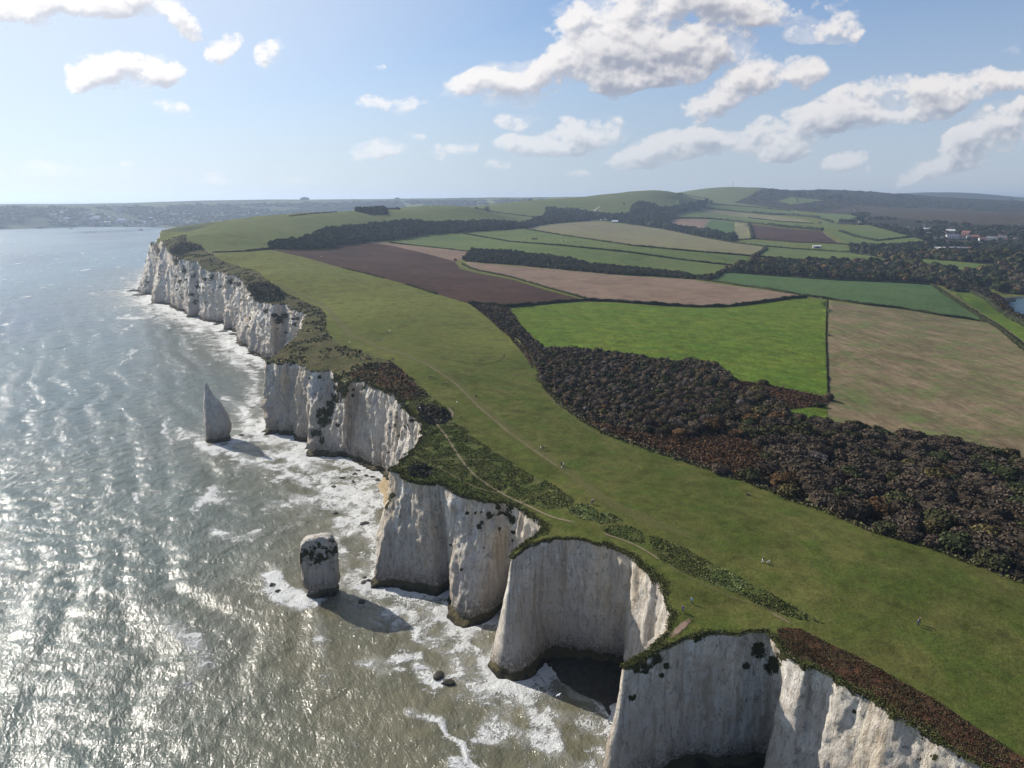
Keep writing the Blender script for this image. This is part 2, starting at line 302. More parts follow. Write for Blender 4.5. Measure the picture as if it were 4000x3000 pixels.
# dense coast ring (rim) with ragged edge, and the matching foot line
N = len(top); cum = np.cumsum(np.hypot(*(np.roll(top[:, :2], -1, 0)-top[:, :2]).T))
area = .5*np.sum(top[:, 0]*np.roll(top[:, 1], -1)-np.roll(top[:, 0], -1)*top[:, 1]); ORI = 1 if area > 0 else -1
tan = np.roll(top[:, :2], -1, 0)-np.roll(top[:, :2], 1, 0); nrm = np.stack([tan[:, 1], -tan[:, 0]], 1)*ORI; nrm /= np.linalg.norm(nrm, axis=1)[:, None]
B = np.array([[*(top[i, :2]+nrm[i]*b[1])] if b[0] is None else [*b] for i, b in enumerate(base)])
rim, foot, sidx = [], [], []
for i in range(N):
    j = (i+1) % N; L = np.hypot(*(top[j, :2]-top[i, :2])); rr = max(np.hypot(*top[i, :2]), 90)
    main = i < NMAIN+6; stp = max(.45, rr*.0022) if main else max(8, rr*.01)
    m = max(1, int(L/stp)); m = min(m, 400)
    for k in range(m):
        f = k/m; rim.append((*(top[i, :2]*(1-f)+top[j, :2]*f), main)); foot.append(B[i]*(1-f)+B[j]*f); sidx.append(i+f)
rim = np.array(rim, float); foot = np.array(foot); sidx = np.array(sidx); M = len(rim); RIMXY = rim[:, :2].copy()
tn = np.roll(RIMXY, -2, 0)-np.roll(RIMXY, 2, 0); rn = np.stack([tn[:, 1], -tn[:, 0]], 1)*ORI; rn /= np.linalg.norm(rn, axis=1)[:, None]+1e-9
rr = np.hypot(*RIMXY.T)
def thin(i):       # the two knife-edge headlands keep a steadier edge
    return np.minimum(1, .25+np.minimum(np.abs(sidx-23), np.abs(sidx-42))/6)
RIMXY += rn*(fbm(P3(RIMXY[:, 0]/4, RIMXY[:, 1]/4), 4)*(rim[:, 2])*.9*np.clip(rr/180, .7, 3)*thin(0))[:, None]
RIMZ = zt(RIMXY[:, 0], RIMXY[:, 1])
fw = foot-RIMXY
foot = foot+rn*(fbm(P3(foot[:, 0]/7, foot[:, 1]/7, 5), 3)*rim[:, 2]*np.clip(rr/250, .5, 2.5))[:, None]
# ------------------------------------------------------------------ ground materials (albedo by what grows there; the meadow's also by world Y)
def ground_mat(name, c1, c2, c3, big=45., mid=7., fine=.9, streak=None, bump=.35, grain=.25, far=False, rows=None, far_tint=None):
    m, t, b = material(name); P = t.new('ShaderNodeNewGeometry').outputs['Position']
    n1 = t.noise(P, 1/big, 4, .6, .8); n2 = t.noise(P, 1/mid, 4, .65); n3 = t.noise(P, 1/fine, 3, .7)
    if streak is not None:
        q = t.sc(t.rotz(P, R(streak)), 1/14., 1/110., 1); ns = t.noise(q, 1, 4, .6, .5); n1 = t.math('MULTIPLY_ADD', ns, .55, t.math('MULTIPLY', n1, .45))
    col = t.mix(t.step(n1, .36, .64), c1, c2); col = t.mix(t.math('MULTIPLY', t.step(n2, .42, .66), .8), col, c3)
    if far_tint is not None:
        sy = t.new('ShaderNodeSeparateXYZ'); t.put(sy.inputs[0], P); nu = t.math('ADD', sy.outputs[1], t.math('MULTIPLY', t.math('SUBTRACT', t.noise(P, .012, 4), .5), 500.)); col = t.mix(t.math('MULTIPLY', t.step(nu, 200, 620), .7), col, far_tint)  # blends to a paler yellow-green as world Y grows, edge broken by noise
    if rows is not None:
        ang, wid, amt = rows; q = t.sc(t.rotz(P, R(ang)), 1/wid, .012/wid, 1); nr = t.noise(q, 1, 3, .7); col = t.mix(t.math('MULTIPLY', t.step(nr, .4, .66), amt), col, tuple(x*.55 for x in c1))
    v = t.math('MULTIPLY_ADD', t.math('SUBTRACT', n3, .5), grain*4, 1.); v = t.math('MULTIPLY', v, t.math('MULTIPLY_ADD', t.math('SUBTRACT', n2, .5), 1.5, 1.)); n4 = t.noise(P, 1/(fine*4.5), 4, .7); v = t.math('MULTIPLY', v, t.math('MULTIPLY_ADD', t.math('SUBTRACT', n4, .5), grain*5, 1.))
    vm = t.new('ShaderNodeVectorMath', operation='SCALE'); t.put(vm.inputs[0], col); t.put(vm.inputs['Scale'], t.math('MAXIMUM', v, .25))
    t.put(b.inputs['Base Color'], vm.outputs[0])
    h = t.math('ADD', n3, t.math('MULTIPLY', n2, 2.)); bn = t.bump(h, bump, fine*.9); t.l.new(bn.outputs[0], b.inputs['Normal'])
    b.inputs['Roughness'].default_value = 1; b.inputs['Specular IOR Level'].default_value = .05
    return m
GM = {
 'meadow': ground_mat('meadow grass', (.057,.071,.015), (.108,.106,.031), (.040,.058,.011), 34, 9, .8, streak=48, bump=.35, grain=.26, far_tint=(.118,.125,.028)),
 'lush': ground_mat('lush pasture', (.085,.13,.016), (.115,.145,.02), (.05,.09,.012), 40, 12, 2.0, bump=.4, grain=.34),
 'blue': ground_mat('green crop', (.062,.105,.037), (.08,.118,.04), (.05,.088,.032), 50, 12, 1.5, bump=.2, grain=.1, rows=(30, 6, .3)),
 'field': ground_mat('grazed field', (.085,.12,.036), (.118,.138,.046), (.062,.092,.026), 80, 25, 3, bump=.2, grain=.1),
 'hill': ground_mat('downland grass', (.088,.106,.03), (.115,.122,.043), (.068,.088,.026), 120, 30, 4, bump=.3, grain=.1, streak=60),
 'stubble': ground_mat('stubble', (.15,.125,.065), (.245,.175,.11), (.075,.105,.03), 34, 16, .9, bump=.35, grain=.26, rows=(-4, 4.5, .5)),
 'tan': ground_mat('pale stubble', (.155,.14,.075), (.20,.16,.10), (.12,.14,.05), 110, 30, 3, bump=.2, grain=.08, streak=60),
 'pink': ground_mat('harrowed stubble', (.235,.16,.118), (.18,.12,.085), (.13,.10,.06), 55, 18, 1.4, bump=.25, grain=.12, rows=(52, 8, .4)),
 'plough': ground_mat('ploughed soil', (.050,.027,.020), (.080,.042,.030), (.036,.02,.015), 60, 20, 1.2, bump=.5, grain=.1, rows=(40, 6, .5)),
 'rough': ground_mat('rough grass', (.065,.082,.022), (.11,.11,.04), (.042,.056,.016), 14, 2.6, .55, bump=.9, grain=.3),
 'rough2': ground_mat('pale tussocks', (.09,.115,.035), (.135,.14,.058), (.045,.065,.018), 9, 2, .5, bump=.9, grain=.3),
 'slump': ground_mat('slumped turf', (.075,.075,.027), (.105,.088,.042), (.038,.044,.018), 22, 5, 1.2, bump=1., grain=.25),
 'bracken': ground_mat('bracken', (.085,.04,.022), (.055,.045,.02), (.045,.024,.016), 9, 2.2, .5, bump=.9, grain=.35),
 'scrub': ground_mat('dark scrub', (.035,.034,.022), (.05,.042,.028), (.022,.028,.014), 10, 2.4, .6, bump=1., grain=.35),
 'floor': ground_mat('woodland floor', (.03,.028,.017), (.04,.034,.02), (.022,.024,.012), 30, 6, 2, bump=.8, grain=.3),
 'heath': ground_mat('heath', (.062,.048,.036), (.085,.066,.042), (.034,.036,.024), 160, 50, 12, bump=.6, grain=.2),
 'farland': ground_mat('far farmland', (.045,.06,.03), (.085,.10,.045), (.018,.026,.016), 330, 110, 30, bump=.3, grain=.2),
 'sand': ground_mat('sand', (.45,.34,.2), (.38,.3,.19), (.3,.25,.17), 8, 2, .5, bump=.3),
 'shingle': ground_mat('wet shingle', (.045,.042,.036), (.06,.055,.047), (.025,.03,.018), 5, 1.2, .35, bump=.9),
}
rim_px_bracken = [(4060,3140),(3855,3000),(3727,2918),(3661,2888),(3579,2836),(3492,2800),(3461,2760),(3379,2708),(3318,2673),(3266,2642),(3225,2624),(3174,2590),(3110,2575),(3060,2530),(3040,2500)]
FIELDS = [  # (material, object name, pixel polygon), later ones lie on top
 ('farland','far_hills',[(-400,905),(860,905),(850,880),(1500,830),(2300,773),(2300,740),(-400,740)]),
 ('hill','downland',[(560,1000),(830,992),(1063,975),(1181,945),(1316,900),(1588,872),(2000,885),(2150,880),(2400,870),(2640,870),(2700,812),(2810,795),(2870,790),(3000,815),(3130,800),(3100,770),(3030,745),(2990,720),(2651,740),(2400,735),(1995,770),(1226,820),(836,875),(560,960)]),
 ('hill','downland',[(2651,800),(2651,730),(2950,715),(3060,740),(3040,775),(3090,812),(2800,800)]),
 ('floor','woodland_floor',[(3010,700),(3500,735),(3570,760),(4200,800),(4500,1150),(4020,1150),(3920,1150),(3860,1120),(3719,1128),(3633,1105),(3497,1098),(3000,1070),(2836,1050),(2904,1030),(3226,1022),(3384,1028),(3500,1020),(3300,985),(3330,955),(3400,960),(3633,945),(3398,880),(3260,875),(3348,845),(3180,830),(3060,818),(2870,790),(2930,765),(2960,745)]),
 ('heath','heath',[(3330,800),(3480,812),(3640,812),(3900,830),(4200,840),(4200,870),(3900,878),(3700,872),(3560,856),(3430,842),(3350,830)]),
 ('floor','far_ridge',[(3570,770),(3580,740),(4200,740),(4200,800),(3900,798),(3700,790)]),
 ('heath','heath',[(3200,832),(3330,805),(3420,812),(3560,838),(3440,846),(3330,832)]),
 ('slump','rough_grass',[(540,960),(619,950),(700,922),(730,918),(728,930),(778,962),(823,989),(870,1020),(950,1045),(1000,1056),(1059,1107),(1118,1143),(1194,1179),(1253,1202),(1276,1233),(1271,1283),(1289,1315),(1325,1346),(1407,1369),(1475,1396),(1542,1414),(1551,1427),(1588,1459),(1651,1513),(1678,1545),(1640,1575),(1560,1600),(1480,1600),(1250,1600),(1000,1500),(950,1300),(900,1200),(600,1100),(520,1000)]),
 ('rough','rough_grass',[(1560,1560),(1678,1545),(1723,1581),(1764,1608),(1764,1649),(1814,1671),(1859,1716),(1927,1762),(2000,1807),(2068,1852),(2136,1879),(2194,1915),(2246,1954),(2231,1979),(2203,1992),(2136,1988),(2068,1970),(2010,1975),(2015,1990),(2080,2015),(2118,2050),(2150,2075),(2136,2090),(2040,2120),(1700,1960),(1500,1850),(1480,1750),(1560,1620)]),
 ('bracken','bracken',[(1345,1470),(1400,1440),(1450,1415),(1535,1420),(1588,1462),(1640,1520),(1655,1545),(1600,1570),(1540,1540),(1470,1500),(1400,1475)]),
 ('scrub','scrub_ground',[(960,1120),(985,1110),(1050,1105),(1090,1125),(1118,1150),(1110,1175),(1050,1182),(1000,1180),(975,1150)]),
 ('scrub','scrub_ground',[(1625,1590),(1680,1580),(1740,1600),(1762,1625),(1740,1655),(1680,1660),(1640,1640)]),
 ('scrub','scrub_ground',[(1590,1825),(1640,1815),(1690,1825),(1685,1850),(1650,1870),(1600,1860)]),
 ('scrub','scrub_ground',[(660,975),(700,955),(740,948),(780,958),(800,975),(740,985),(700,1000),(670,990)]),
 ('rough2','rough_grass',[(2215,1990),(2258,1965),(2300,1972),(2332,1995),(2338,2018),(2315,2036),(2262,2026),(2222,2004)]),
 ('rough2','rough_grass',[(2332,2046),(2345,2003),(2380,2003),(2437,2036),(2385,2045)]),
 ('rough','rough_grass',[(2335,2056),(2400,2050),(2450,2052),(2502,2072),(2520,2112),(2518,2130),(2430,2105),(2372,2088)]),
 ('rough','rough_grass',[(2535,2090),(2600,2105),(2700,2155),(2799,2211),(2770,2240),(2732,2263),(2660,2232),(2589,2196),(2540,2150)]),
 ('rough2','rough_grass',[(2803,2213),(2871,2242),(2937,2283),(2871,2319),(2735,2262)]),
 ('rough','rough_grass',[(2940,2286),(3000,2309),(3077,2355),(3154,2396),(3220,2437),(3154,2427),(3060,2405),(2980,2375),(2885,2320)]),
 ('bracken','bracken',[(3035,2460),(3060,2450),(3128,2457),(3205,2498),(3307,2544),(3435,2611),(3538,2673),(3640,2724),(3768,2811),(3896,2893),(3989,2954),(4160,3060)]+rim_px_bracken),
 ('scrub','scrub_ground',[(1832,1184),(1870,1190),(1985,1195),(1995,1215),(2045,1285),(2090,1330),(2131,1362),(2226,1358),(2362,1372),(2452,1381),(2542,1399),(2655,1412),(2701,1402),(2769,1412),(2814,1439),(2850,1457),(2863,1483),(3000,1503),(3226,1552),(3244,1558),(3232,1585),(3063,1600),(3068,1640),(3150,1645),(3226,1650),(3294,1671),(3375,1667),(3488,1694),(3633,1725),(3710,1725),(3836,1757),(4000,1802),(4400,1920),(4400,2450),(4000,2278),(3871,2227),(3768,2191),(3678,2150),(3542,2110),(3407,2074),(3316,2033),(3203,1988),(3090,1952),(3000,1913),(2927,1884),(2836,1857),(2723,1816),(2646,1793),(2542,1757),(2452,1725),(2375,1698),(2294,1653),(2194,1581),(2136,1522),(2104,1468),(2081,1400),(2030,1330),(1960,1290),(1900,1235)]),
 ('bracken','bracken',[(2290,1645),(2400,1660),(2500,1690),(2650,1700),(2780,1698),(2950,1720),(3010,1780),(2990,1850),(2940,1872),(2836,1850),(2646,1785),(2452,1718),(2375,1690)]),
 ('bracken','bracken',[(2863,1484),(3000,1504),(3226,1554),(3242,1575),(3150,1592),(3063,1596),(2990,1560),(2900,1520)]),
 ('bracken','bracken',[(1832,1186),(1870,1200),(1930,1250),(2000,1310),(2060,1370),(2085,1420),(2080,1440),(2050,1390),(1990,1318),(1950,1285),(1900,1238)]),
 ('lush','pasture',[(1995,1205),(2136,1191),(2271,1180),(2407,1184),(2542,1194),(2723,1204),(2859,1201),(3000,1184),(3090,1170),(3149,1166),(3226,1174),(3222,1300),(3226,1400),(3231,1547),(3000,1500),(2863,1480),(2845,1455),(2810,1436),(2769,1411),(2701,1401),(2655,1411),(2542,1397),(2452,1379),(2362,1370),(2226,1356),(2131,1358),(2092,1330),(2048,1285),(2002,1238)]),
 ('lush','pasture',[(3068,1608),(3150,1592),(3230,1588),(3226,1644),(3150,1640),(3085,1622)]),
 ('stubble','stubble_field',[(3238,1174),(3362,1190),(3520,1208),(3678,1235),(3814,1254),(3873,1263),(3904,1285),(4000,1366),(4350,1560),(4350,1900),(4000,1800),(3836,1755),(3710,1722),(3633,1722),(3488,1690),(3375,1664),(3294,1668),(3234,1645),(3236,1549),(3230,1400)]),
 ('blue','green_field',[(2780,1094),(2836,1060),(3000,1074),(3271,1093),(3497,1102),(3633,1110),(3692,1152),(3769,1202),(3840,1249),(3814,1250),(3678,1230),(3520,1203),(3362,1185),(3230,1168),(3136,1150),(3000,1124),(2904,1112)]),
 ('pink','stubble_field',[(1815,1022),(1900,1030),(2000,1038),(2226,1058),(2407,1075),(2565,1084),(2701,1092),(2769,1104),(2904,1122),(3000,1135),(3130,1154),(3080,1160),(3000,1172),(2859,1190),(2723,1194),(2542,1184),(2407,1174),(2300,1170),(2136,1125),(2000,1084),(1850,1048)]),
 ('plough','ploughed_field',[(1041,972),(1081,974),(1271,972),(1316,958),(1429,946),(1542,962),(1678,994),(1778,1021),(1795,1048),(1859,1066),(2000,1092),(2136,1134),(2285,1172),(2136,1182),(2000,1190),(1859,1190),(1827,1185),(1705,1148),(1588,1111),(1497,1087),(1339,1048),(1181,1003),(1081,981)]),
 ('pink','stubble_field',[(1429,946),(1500,946),(1520,950),(1678,967),(1836,983),(1828,999),(1800,1018),(1778,1021),(1678,994),(1542,962)]),
 ('floor','woodland_floor',[(1809,1012),(1845,980),(1995,985),(2181,1007),(2316,1035),(2420,1044),(2542,1057),(2633,1066),(2723,1084),(2791,1076),(2830,1056),(2850,1050),(2900,1062),(2836,1062),(2780,1094),(2701,1090),(2565,1080),(2407,1073),(2226,1056),(2000,1034),(1820,1022)]),
 ('field','grass_field',[(1520,946),(1655,922),(1809,914),(1995,946),(2226,964),(2452,987),(2678,1018),(2845,1035),(2827,1050),(2791,1074),(2723,1082),(2633,1064),(2542,1055),(2420,1042),(2316,1033),(2181,1004),(1995,982),(1845,978)]),
 ('field','grass_field',[(1812,912),(1860,905),(2000,898),(2050,896),(2181,919),(2452,960),(2678,982),(2935,1003),(2904,1028),(2850,1033),(2678,1014),(2452,983),(2226,960),(1995,942)]),
 ('tan','stubble_field',[(2048,892),(2136,874),(2316,861),(2452,877),(2588,895),(2723,923),(2859,947),(2985,963),(2980,976),(2942,999),(2678,977),(2452,955),(2181,914)]),
 ('floor','woodland_floor',[(1063,964),(1181,946),(1235,918),(1316,900),(1407,891),(1497,880),(1588,871),(1701,881),(1814,873),(1904,871),(2000,877),(2060,872),(2131,850),(2253,850),(2340,855),(2300,862),(2131,875),(2040,893),(1814,906),(1655,916),(1542,936),(1429,945),(1316,958),(1271,970),(1070,972)]),
 ('floor','woodland_floor',[(1378,819),(1420,817),(1495,819),(1512,836),(1440,838),(1395,828)]),
 ('floor','woodland_floor',[(2131,850),(2140,822),(2253,832),(2335,842),(2452,850),(2479,800),(2530,800),(2575,815),(2633,820),(2701,797),(2805,789),(2746,812),(2646,832),(2628,855),(2592,880),(2877,936),(2860,944),(2723,920),(2588,892),(2452,873),(2339,856),(2250,858)]),
 ('pink','stubble_field',[(2603,867),(2635,855),(2774,858),(2800,860),(2739,903),(2600,883)]),
 ('blue','green_field',[(2774,858),(2870,868),(2869,928),(2803,920),(2739,902)]),
 ('tan','stubble_field',[(2870,868),(2923,874),(2929,930),(2870,929)]),
 ('plough','ploughed_field',[(2935,877),(3075,893),(3211,903),(3233,924),(3280,951),(3106,946),(2942,932)]),
 ('field','grass_field',[(2650,836),(2695,817),(2758,830),(2926,853),(3050,868),(3170,878),(3198,889),(3075,878),(2923,862),(2774,848)]),
 ('tan','stubble_field',[(2700,810),(2745,814),(2948,836),(3106,852),(3176,868),(3043,867),(2926,852),(2758,828)]),
 ('field','grass_field',[(2740,800),(2774,796),(2860,800),(2948,811),(3084,824),(3154,836),(3195,850),(3075,843),(2948,832),(2745,812)]),
 ('hill','grass_field',[(2758,779),(2869,795),(3011,811),(3066,818),(2948,809),(2830,797)]),
 ('field','grass_field',[(2882,941),(3106,952),(3087,964),(3011,961)]),
 ('field','grass_field',[(2990,968),(3011,968),(3296,984),(3407,1000),(3506,1023),(3384,1028),(3226,1022),(3000,1005),(2935,1000)]),
 ('field','grass_field',[(3110,955),(3290,960),(3330,972),(3316,978),(3180,968)]),
 ('field','grass_field',[(3520,1007),(3678,1016),(3895,1037),(3859,1057),(3769,1057),(3723,1044),(3565,1025)]),
 ('lush','meadow',[(3722,1136),(3791,1141),(3859,1175),(3904,1220),(3960,1255),(4000,1274),(4000,1337),(3886,1261),(3769,1179)]),
 ('field','grass_field',[(3235,904),(3280,904),(3425,942),(3395,962),(3340,958),(3290,935)]),
 ('field','grass_field',[(3425,941),(3561,926),(3633,946),(3398,962)]),
 ('field','grass_field',[(3289,894),(3398,884),(3561,924),(3425,940),(3330,915)]),
 ('field','grass_field',[(3181,832),(3316,837),(3348,849),(3253,872),(3212,857)]),
 ('field','grass_field',[(3036,786),(3090,769),(3217,782),(3170,790),(3090,799)]),
 ('field','grass_field',[(3215,862),(3260,874),(3300,888),(3230,893),(3205,880)]),
]
MATIDX = list(GM)
def dens_poly(pp, d=28):
    out = []
    for i, p in enumerate(pp):
        q = pp[(i+1) % len(pp)]; L = math.hypot(q[0]-p[0], q[1]-p[1]); m = max(1, int(L/d))
        out += [(p[0]+(q[0]-p[0])*k/m, p[1]+(q[1]-p[1])*k/m) for k in range(m)]
    return out
def pip(poly, x, y):
    ins = np.zeros(len(x), bool); px, py = poly[:, 0], poly[:, 1]; qx, qy = np.roll(px, -1), np.roll(py, -1)
    box = (x > px.min()) & (x < px.max()) & (y > py.min()) & (y < py.max()); k = np.nonzero(box)[0]; X, Y = x[k], y[k]; r = np.zeros(len(k), bool)
    for a, b, c, d in zip(px, py, qx, qy):
        if b == d: continue
        r ^= ((b > Y) != (d > Y)) & (X < (c-a)*(Y-b)/(d-b)+a)
    ins[k] = r; return ins
polyW = []
for mt, nm, pp in FIELDS:
    q = np.array(dens_poly(pp)); w_ = on_ground(q[:, 0], q[:, 1])[:, :2]; polyW.append(w_)
pts = [tuple(p) for p in RIMXY]; edges = [(i, (i+1) % M) for i in range(M)]
for w_ in polyW:
    o = len(pts); pts += [tuple(p) for p in w_]; edges += [(o+i, o+(i+1) % len(w_)) for i in range(len(w_))]
rs = np.exp(np.arange(math.log(80), math.log(9500), .0085)); gp = []
for i, r in enumerate(rs):
    st = .0085 if r > 140 else .012; az = np.arange(R(-48), R(52), st)+(i % 2)*st/2
    gp.append(np.stack([r*np.sin(az), r*np.cos(az)], 1))
for r in np.exp(np.arange(math.log(90), math.log(20000), .12)):
    az = np.arange(R(52), R(200), .1); gp.append(np.stack([r*np.sin(az), r*np.cos(az)], 1))
    az = np.arange(R(-80), R(-48), .1); gp.append(np.stack([r*np.sin(az), r*np.cos(az)], 1))
gp.append(np.array([(x, y) for x in range(-14000, 16001, 2000) for y in range(9500, 16001, 2000)], float))
gp = np.concatenate(gp); gp = gp[pip(RIMXY, gp[:, 0], gp[:, 1])]
jit = np.hypot(*gp.T)[:, None]*.002; gp = gp+rng.uniform(-1, 1, gp.shape)*jit; pts += [tuple(p) for p in gp]
cv, ce, cf, _, _, _ = delaunay_2d_cdt([Vector(p) for p in pts], edges, [], 0, 1e-3)
cv = np.array([tuple(v) for v in cv]); cf = np.array([f for f in cf if len(f) == 3]); cen = cv[cf].mean(1)
keep = pip(RIMXY, cen[:, 0], cen[:, 1]); cf = cf[keep]; cen = cen[keep]
a, b, c = cv[cf[:, 0]], cv[cf[:, 1]], cv[cf[:, 2]]; sg = (b[:, 0]-a[:, 0])*(c[:, 1]-a[:, 1])-(b[:, 1]-a[:, 1])*(c[:, 0]-a[:, 0])
cf[sg < 0] = cf[sg < 0][:, ::-1]
cvz = zt(cv[:, 0], cv[:, 1])
rc = np.hypot(cen[:, 0], cen[:, 1])
fid = np.full(len(cf), -1); fid[rc > 5600] = -2; fid[(rc > 2900) & (cen[:, 0] < .05*cen[:, 1])] = -2
for i, w_ in enumerate(polyW):
    fid[pip(w_, cen[:, 0], cen[:, 1])] = i
def sub(name, sel, mat):
    f = cf[sel]; u_, inv = np.unique(f, return_inverse=True)
    o = link(name, mesh_np(name, np.column_stack([cv[u_], cvz[u_]]), inv.reshape(f.shape), [mat])); return tag(o, kind='structure')
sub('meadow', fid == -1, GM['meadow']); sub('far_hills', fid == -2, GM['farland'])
for i, (mt, nm, pp) in enumerate(FIELDS):
    if (fid == i).any(): sub(nm, fid == i, GM[mt])

# ------------------------------------------------------------------ chalk cliffs
mc, t, b = material('chalk'); P = t.new('ShaderNodeNewGeometry').outputs['Position']
sepn = t.new('ShaderNodeSeparateXYZ'); t.put(sepn.inputs[0], P); Z = sepn.outputs[2]
PV = t.sc(P, 1, 1, .22); PS = t.sc(P, .15, .15, 1)
n_st = t.noise(t.sc(P, 1, 1, .3), .09, 5, .6, .6); n_f = t.noise(PV, .9, 6, .7, .4); n_c = t.noise(P, 1.6, 6, .72, .6); n_b = t.noise(t.sc(P, 1, 1, .5), .16, 5, .65, .8)
n_l = t.noise(PS, 1.1, 4, .6); n_s = t.noise(t.sc(P, 1, 1, .35), .8, 7, .8, 1.4); n_v = t.noise(t.sc(P, 1, 1, .07), .55, 5, .65, .5)
col = t.mix(t.step(n_st, .42, .66), (.90, .855, .775), (.78, .65, .47))
col = t.mix(t.math('MULTIPLY', t.step(n_b, .42, .58), .75), col, (.59, .53, .46))
col = t.mix(t.math('MULTIPLY', t.step(n_v, .50, .64), .7), col, (.42, .34, .245))
col = t.mix(t.math('MULTIPLY', t.step(n_f, .52, .70), .7), col, (.34, .29, .24))
col = t.mix(t.math('MULTIPLY', t.step(n_s, .53, .62), .8), col, (.24, .2, .165))
col = t.mix(t.math('MULTIPLY', t.step(n_c, .38, .28), .5), col, (.86, .83, .77))
col = t.mix(t.math('MULTIPLY', t.step(n_l, .6, .72), .25), col, (.36, .32, .27))
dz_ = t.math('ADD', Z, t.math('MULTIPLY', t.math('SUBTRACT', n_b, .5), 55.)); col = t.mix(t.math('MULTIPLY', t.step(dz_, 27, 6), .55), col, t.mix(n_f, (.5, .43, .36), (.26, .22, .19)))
fl_ = t.noise(t.sc(P, .012, .012, .85), 1, 3, .6); fl_ = t.math('ABSOLUTE', t.math('SUBTRACT', t.math('FRACT', t.math('MULTIPLY', fl_, 9.)), .5)); fl_ = t.math('MULTIPLY', t.step(fl_, .07, .0), t.step(n_c, .42, .56))
col = t.mix(t.math('MULTIPLY', fl_, .6), col, (.2, .17, .14))
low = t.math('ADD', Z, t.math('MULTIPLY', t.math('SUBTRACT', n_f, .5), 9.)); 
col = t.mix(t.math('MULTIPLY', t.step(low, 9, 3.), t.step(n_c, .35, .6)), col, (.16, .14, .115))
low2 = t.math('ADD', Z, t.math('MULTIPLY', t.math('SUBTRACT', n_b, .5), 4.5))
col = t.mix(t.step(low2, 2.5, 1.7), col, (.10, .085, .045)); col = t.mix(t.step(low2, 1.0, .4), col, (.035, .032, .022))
veg = t.attr('veg'); vn = t.noise(P, .42, 7, .72, .5); vm_ = t.step(t.math('ADD', veg, t.math('MULTIPLY', t.math('SUBTRACT', vn, .5), 3.0)), .50, .60)
vcol = t.mix(t.noise(P, 2.2, 5, .75), (.022, .03, .010), (.085, .078, .032)); col = t.mix(vm_, col, vcol)
t.put(b.inputs['Base Color'], col)
hb = t.math('ADD', t.math('MULTIPLY', n_f, 1.2), t.math('ADD', t.math('MULTIPLY', n_c, .5), t.math('MULTIPLY', t.noise(P, 4.5, 4, .7), .25)))
hb = t.math('ADD', hb, t.math('MULTIPLY', vm_, t.noise(P, 1.5, 5, .7)))
vo = t.new('ShaderNodeTexVoronoi'); t.put(vo.inputs['Vector'], t.vmath('ADD', t.sc(P, 1, 1, .6), t.vmath('SCALE', t.new('ShaderNodeTexNoise').outputs['Color'], None, .0))); vo.inputs['Scale'].default_value = .55
hb = t.math('ADD', hb, t.math('ADD', t.math('MULTIPLY', n_s, .8), t.math('MULTIPLY', vo.outputs['Distance'], .45))); bn = t.bump(hb, .9, 1.0); t.l.new(bn.outputs[0], b.inputs['Normal']); b.inputs['Roughness'].default_value = .95
# loft from rim to foot
spots = [(2728,2487,34),(2480,2598,30),(2520,2605,34),(2560,2572,34),(2600,2600,14),(2583,2640,16),(2470,2725,18),(2965,2540,42),(3015,2598,46),(3060,2560,30),(2915,2600,18),(3335,2780,12),(3425,2749,14),(3492,2790,22),(3584,2965,20),(3645,2954,22),(3466,2888,9),(3118,2575,26),(3143,2606,22),(3540,2830,16),
 (1953,1990,28),(1985,2000,30),(2000,2025,22),(1910,2015,18),(1945,2065,13),(1870,2055,13),(1885,2040,12),(2005,2080,12),(1880,2002,8),(1858,2003,8),(1825,2002,11),(2005,2110,9),(1890,2140,9),(2003,2153,9),(1762,2128,8),(1780,2118,8),(1802,2225,9),(1515,1960,22),(1530,1935,18),(1500,1985,14),(1722,1964,5),(1935,2085,9),
 (1280,1610,30),(1290,1585,26),(1310,1555,28),(1325,1520,28),(1345,1490,24),(1340,1545,20),(1265,1645,30),(1240,1690,24),(1320,1660,12),(1250,1615,22),(1210,1480,11),(1245,1475,11),(1310,1485,18),(1255,1720,18),(1225,1700,16),(1380,1520,8),(1420,1515,7),(1375,1545,9),
 (2140,1120,1),(575,1105,10),(700,1100,12),(745,1150,14),(770,1120,14),(760,1180,14),(720,1060,14),(690,1130,8),(800,1090,12),(830,1080,16),(900,1100,16),(930,1110,14),(860,1120,8),(1090,1250,22),(1110,1235,20),(1070,1230,12),(1160,1245,14),(1150,1270,14),(1040,1215,14),(690,1020,20),(620,1070,6)]
spots += [(random.uniform(1505, 1640), random.uniform(1580, 1800), random.uniform(3, 7)) for _ in range(60)]
spots += [(random.uniform(620, 1150), random.uniform(1040, 1300), random.uniform(3, 8)) for _ in range(70)]
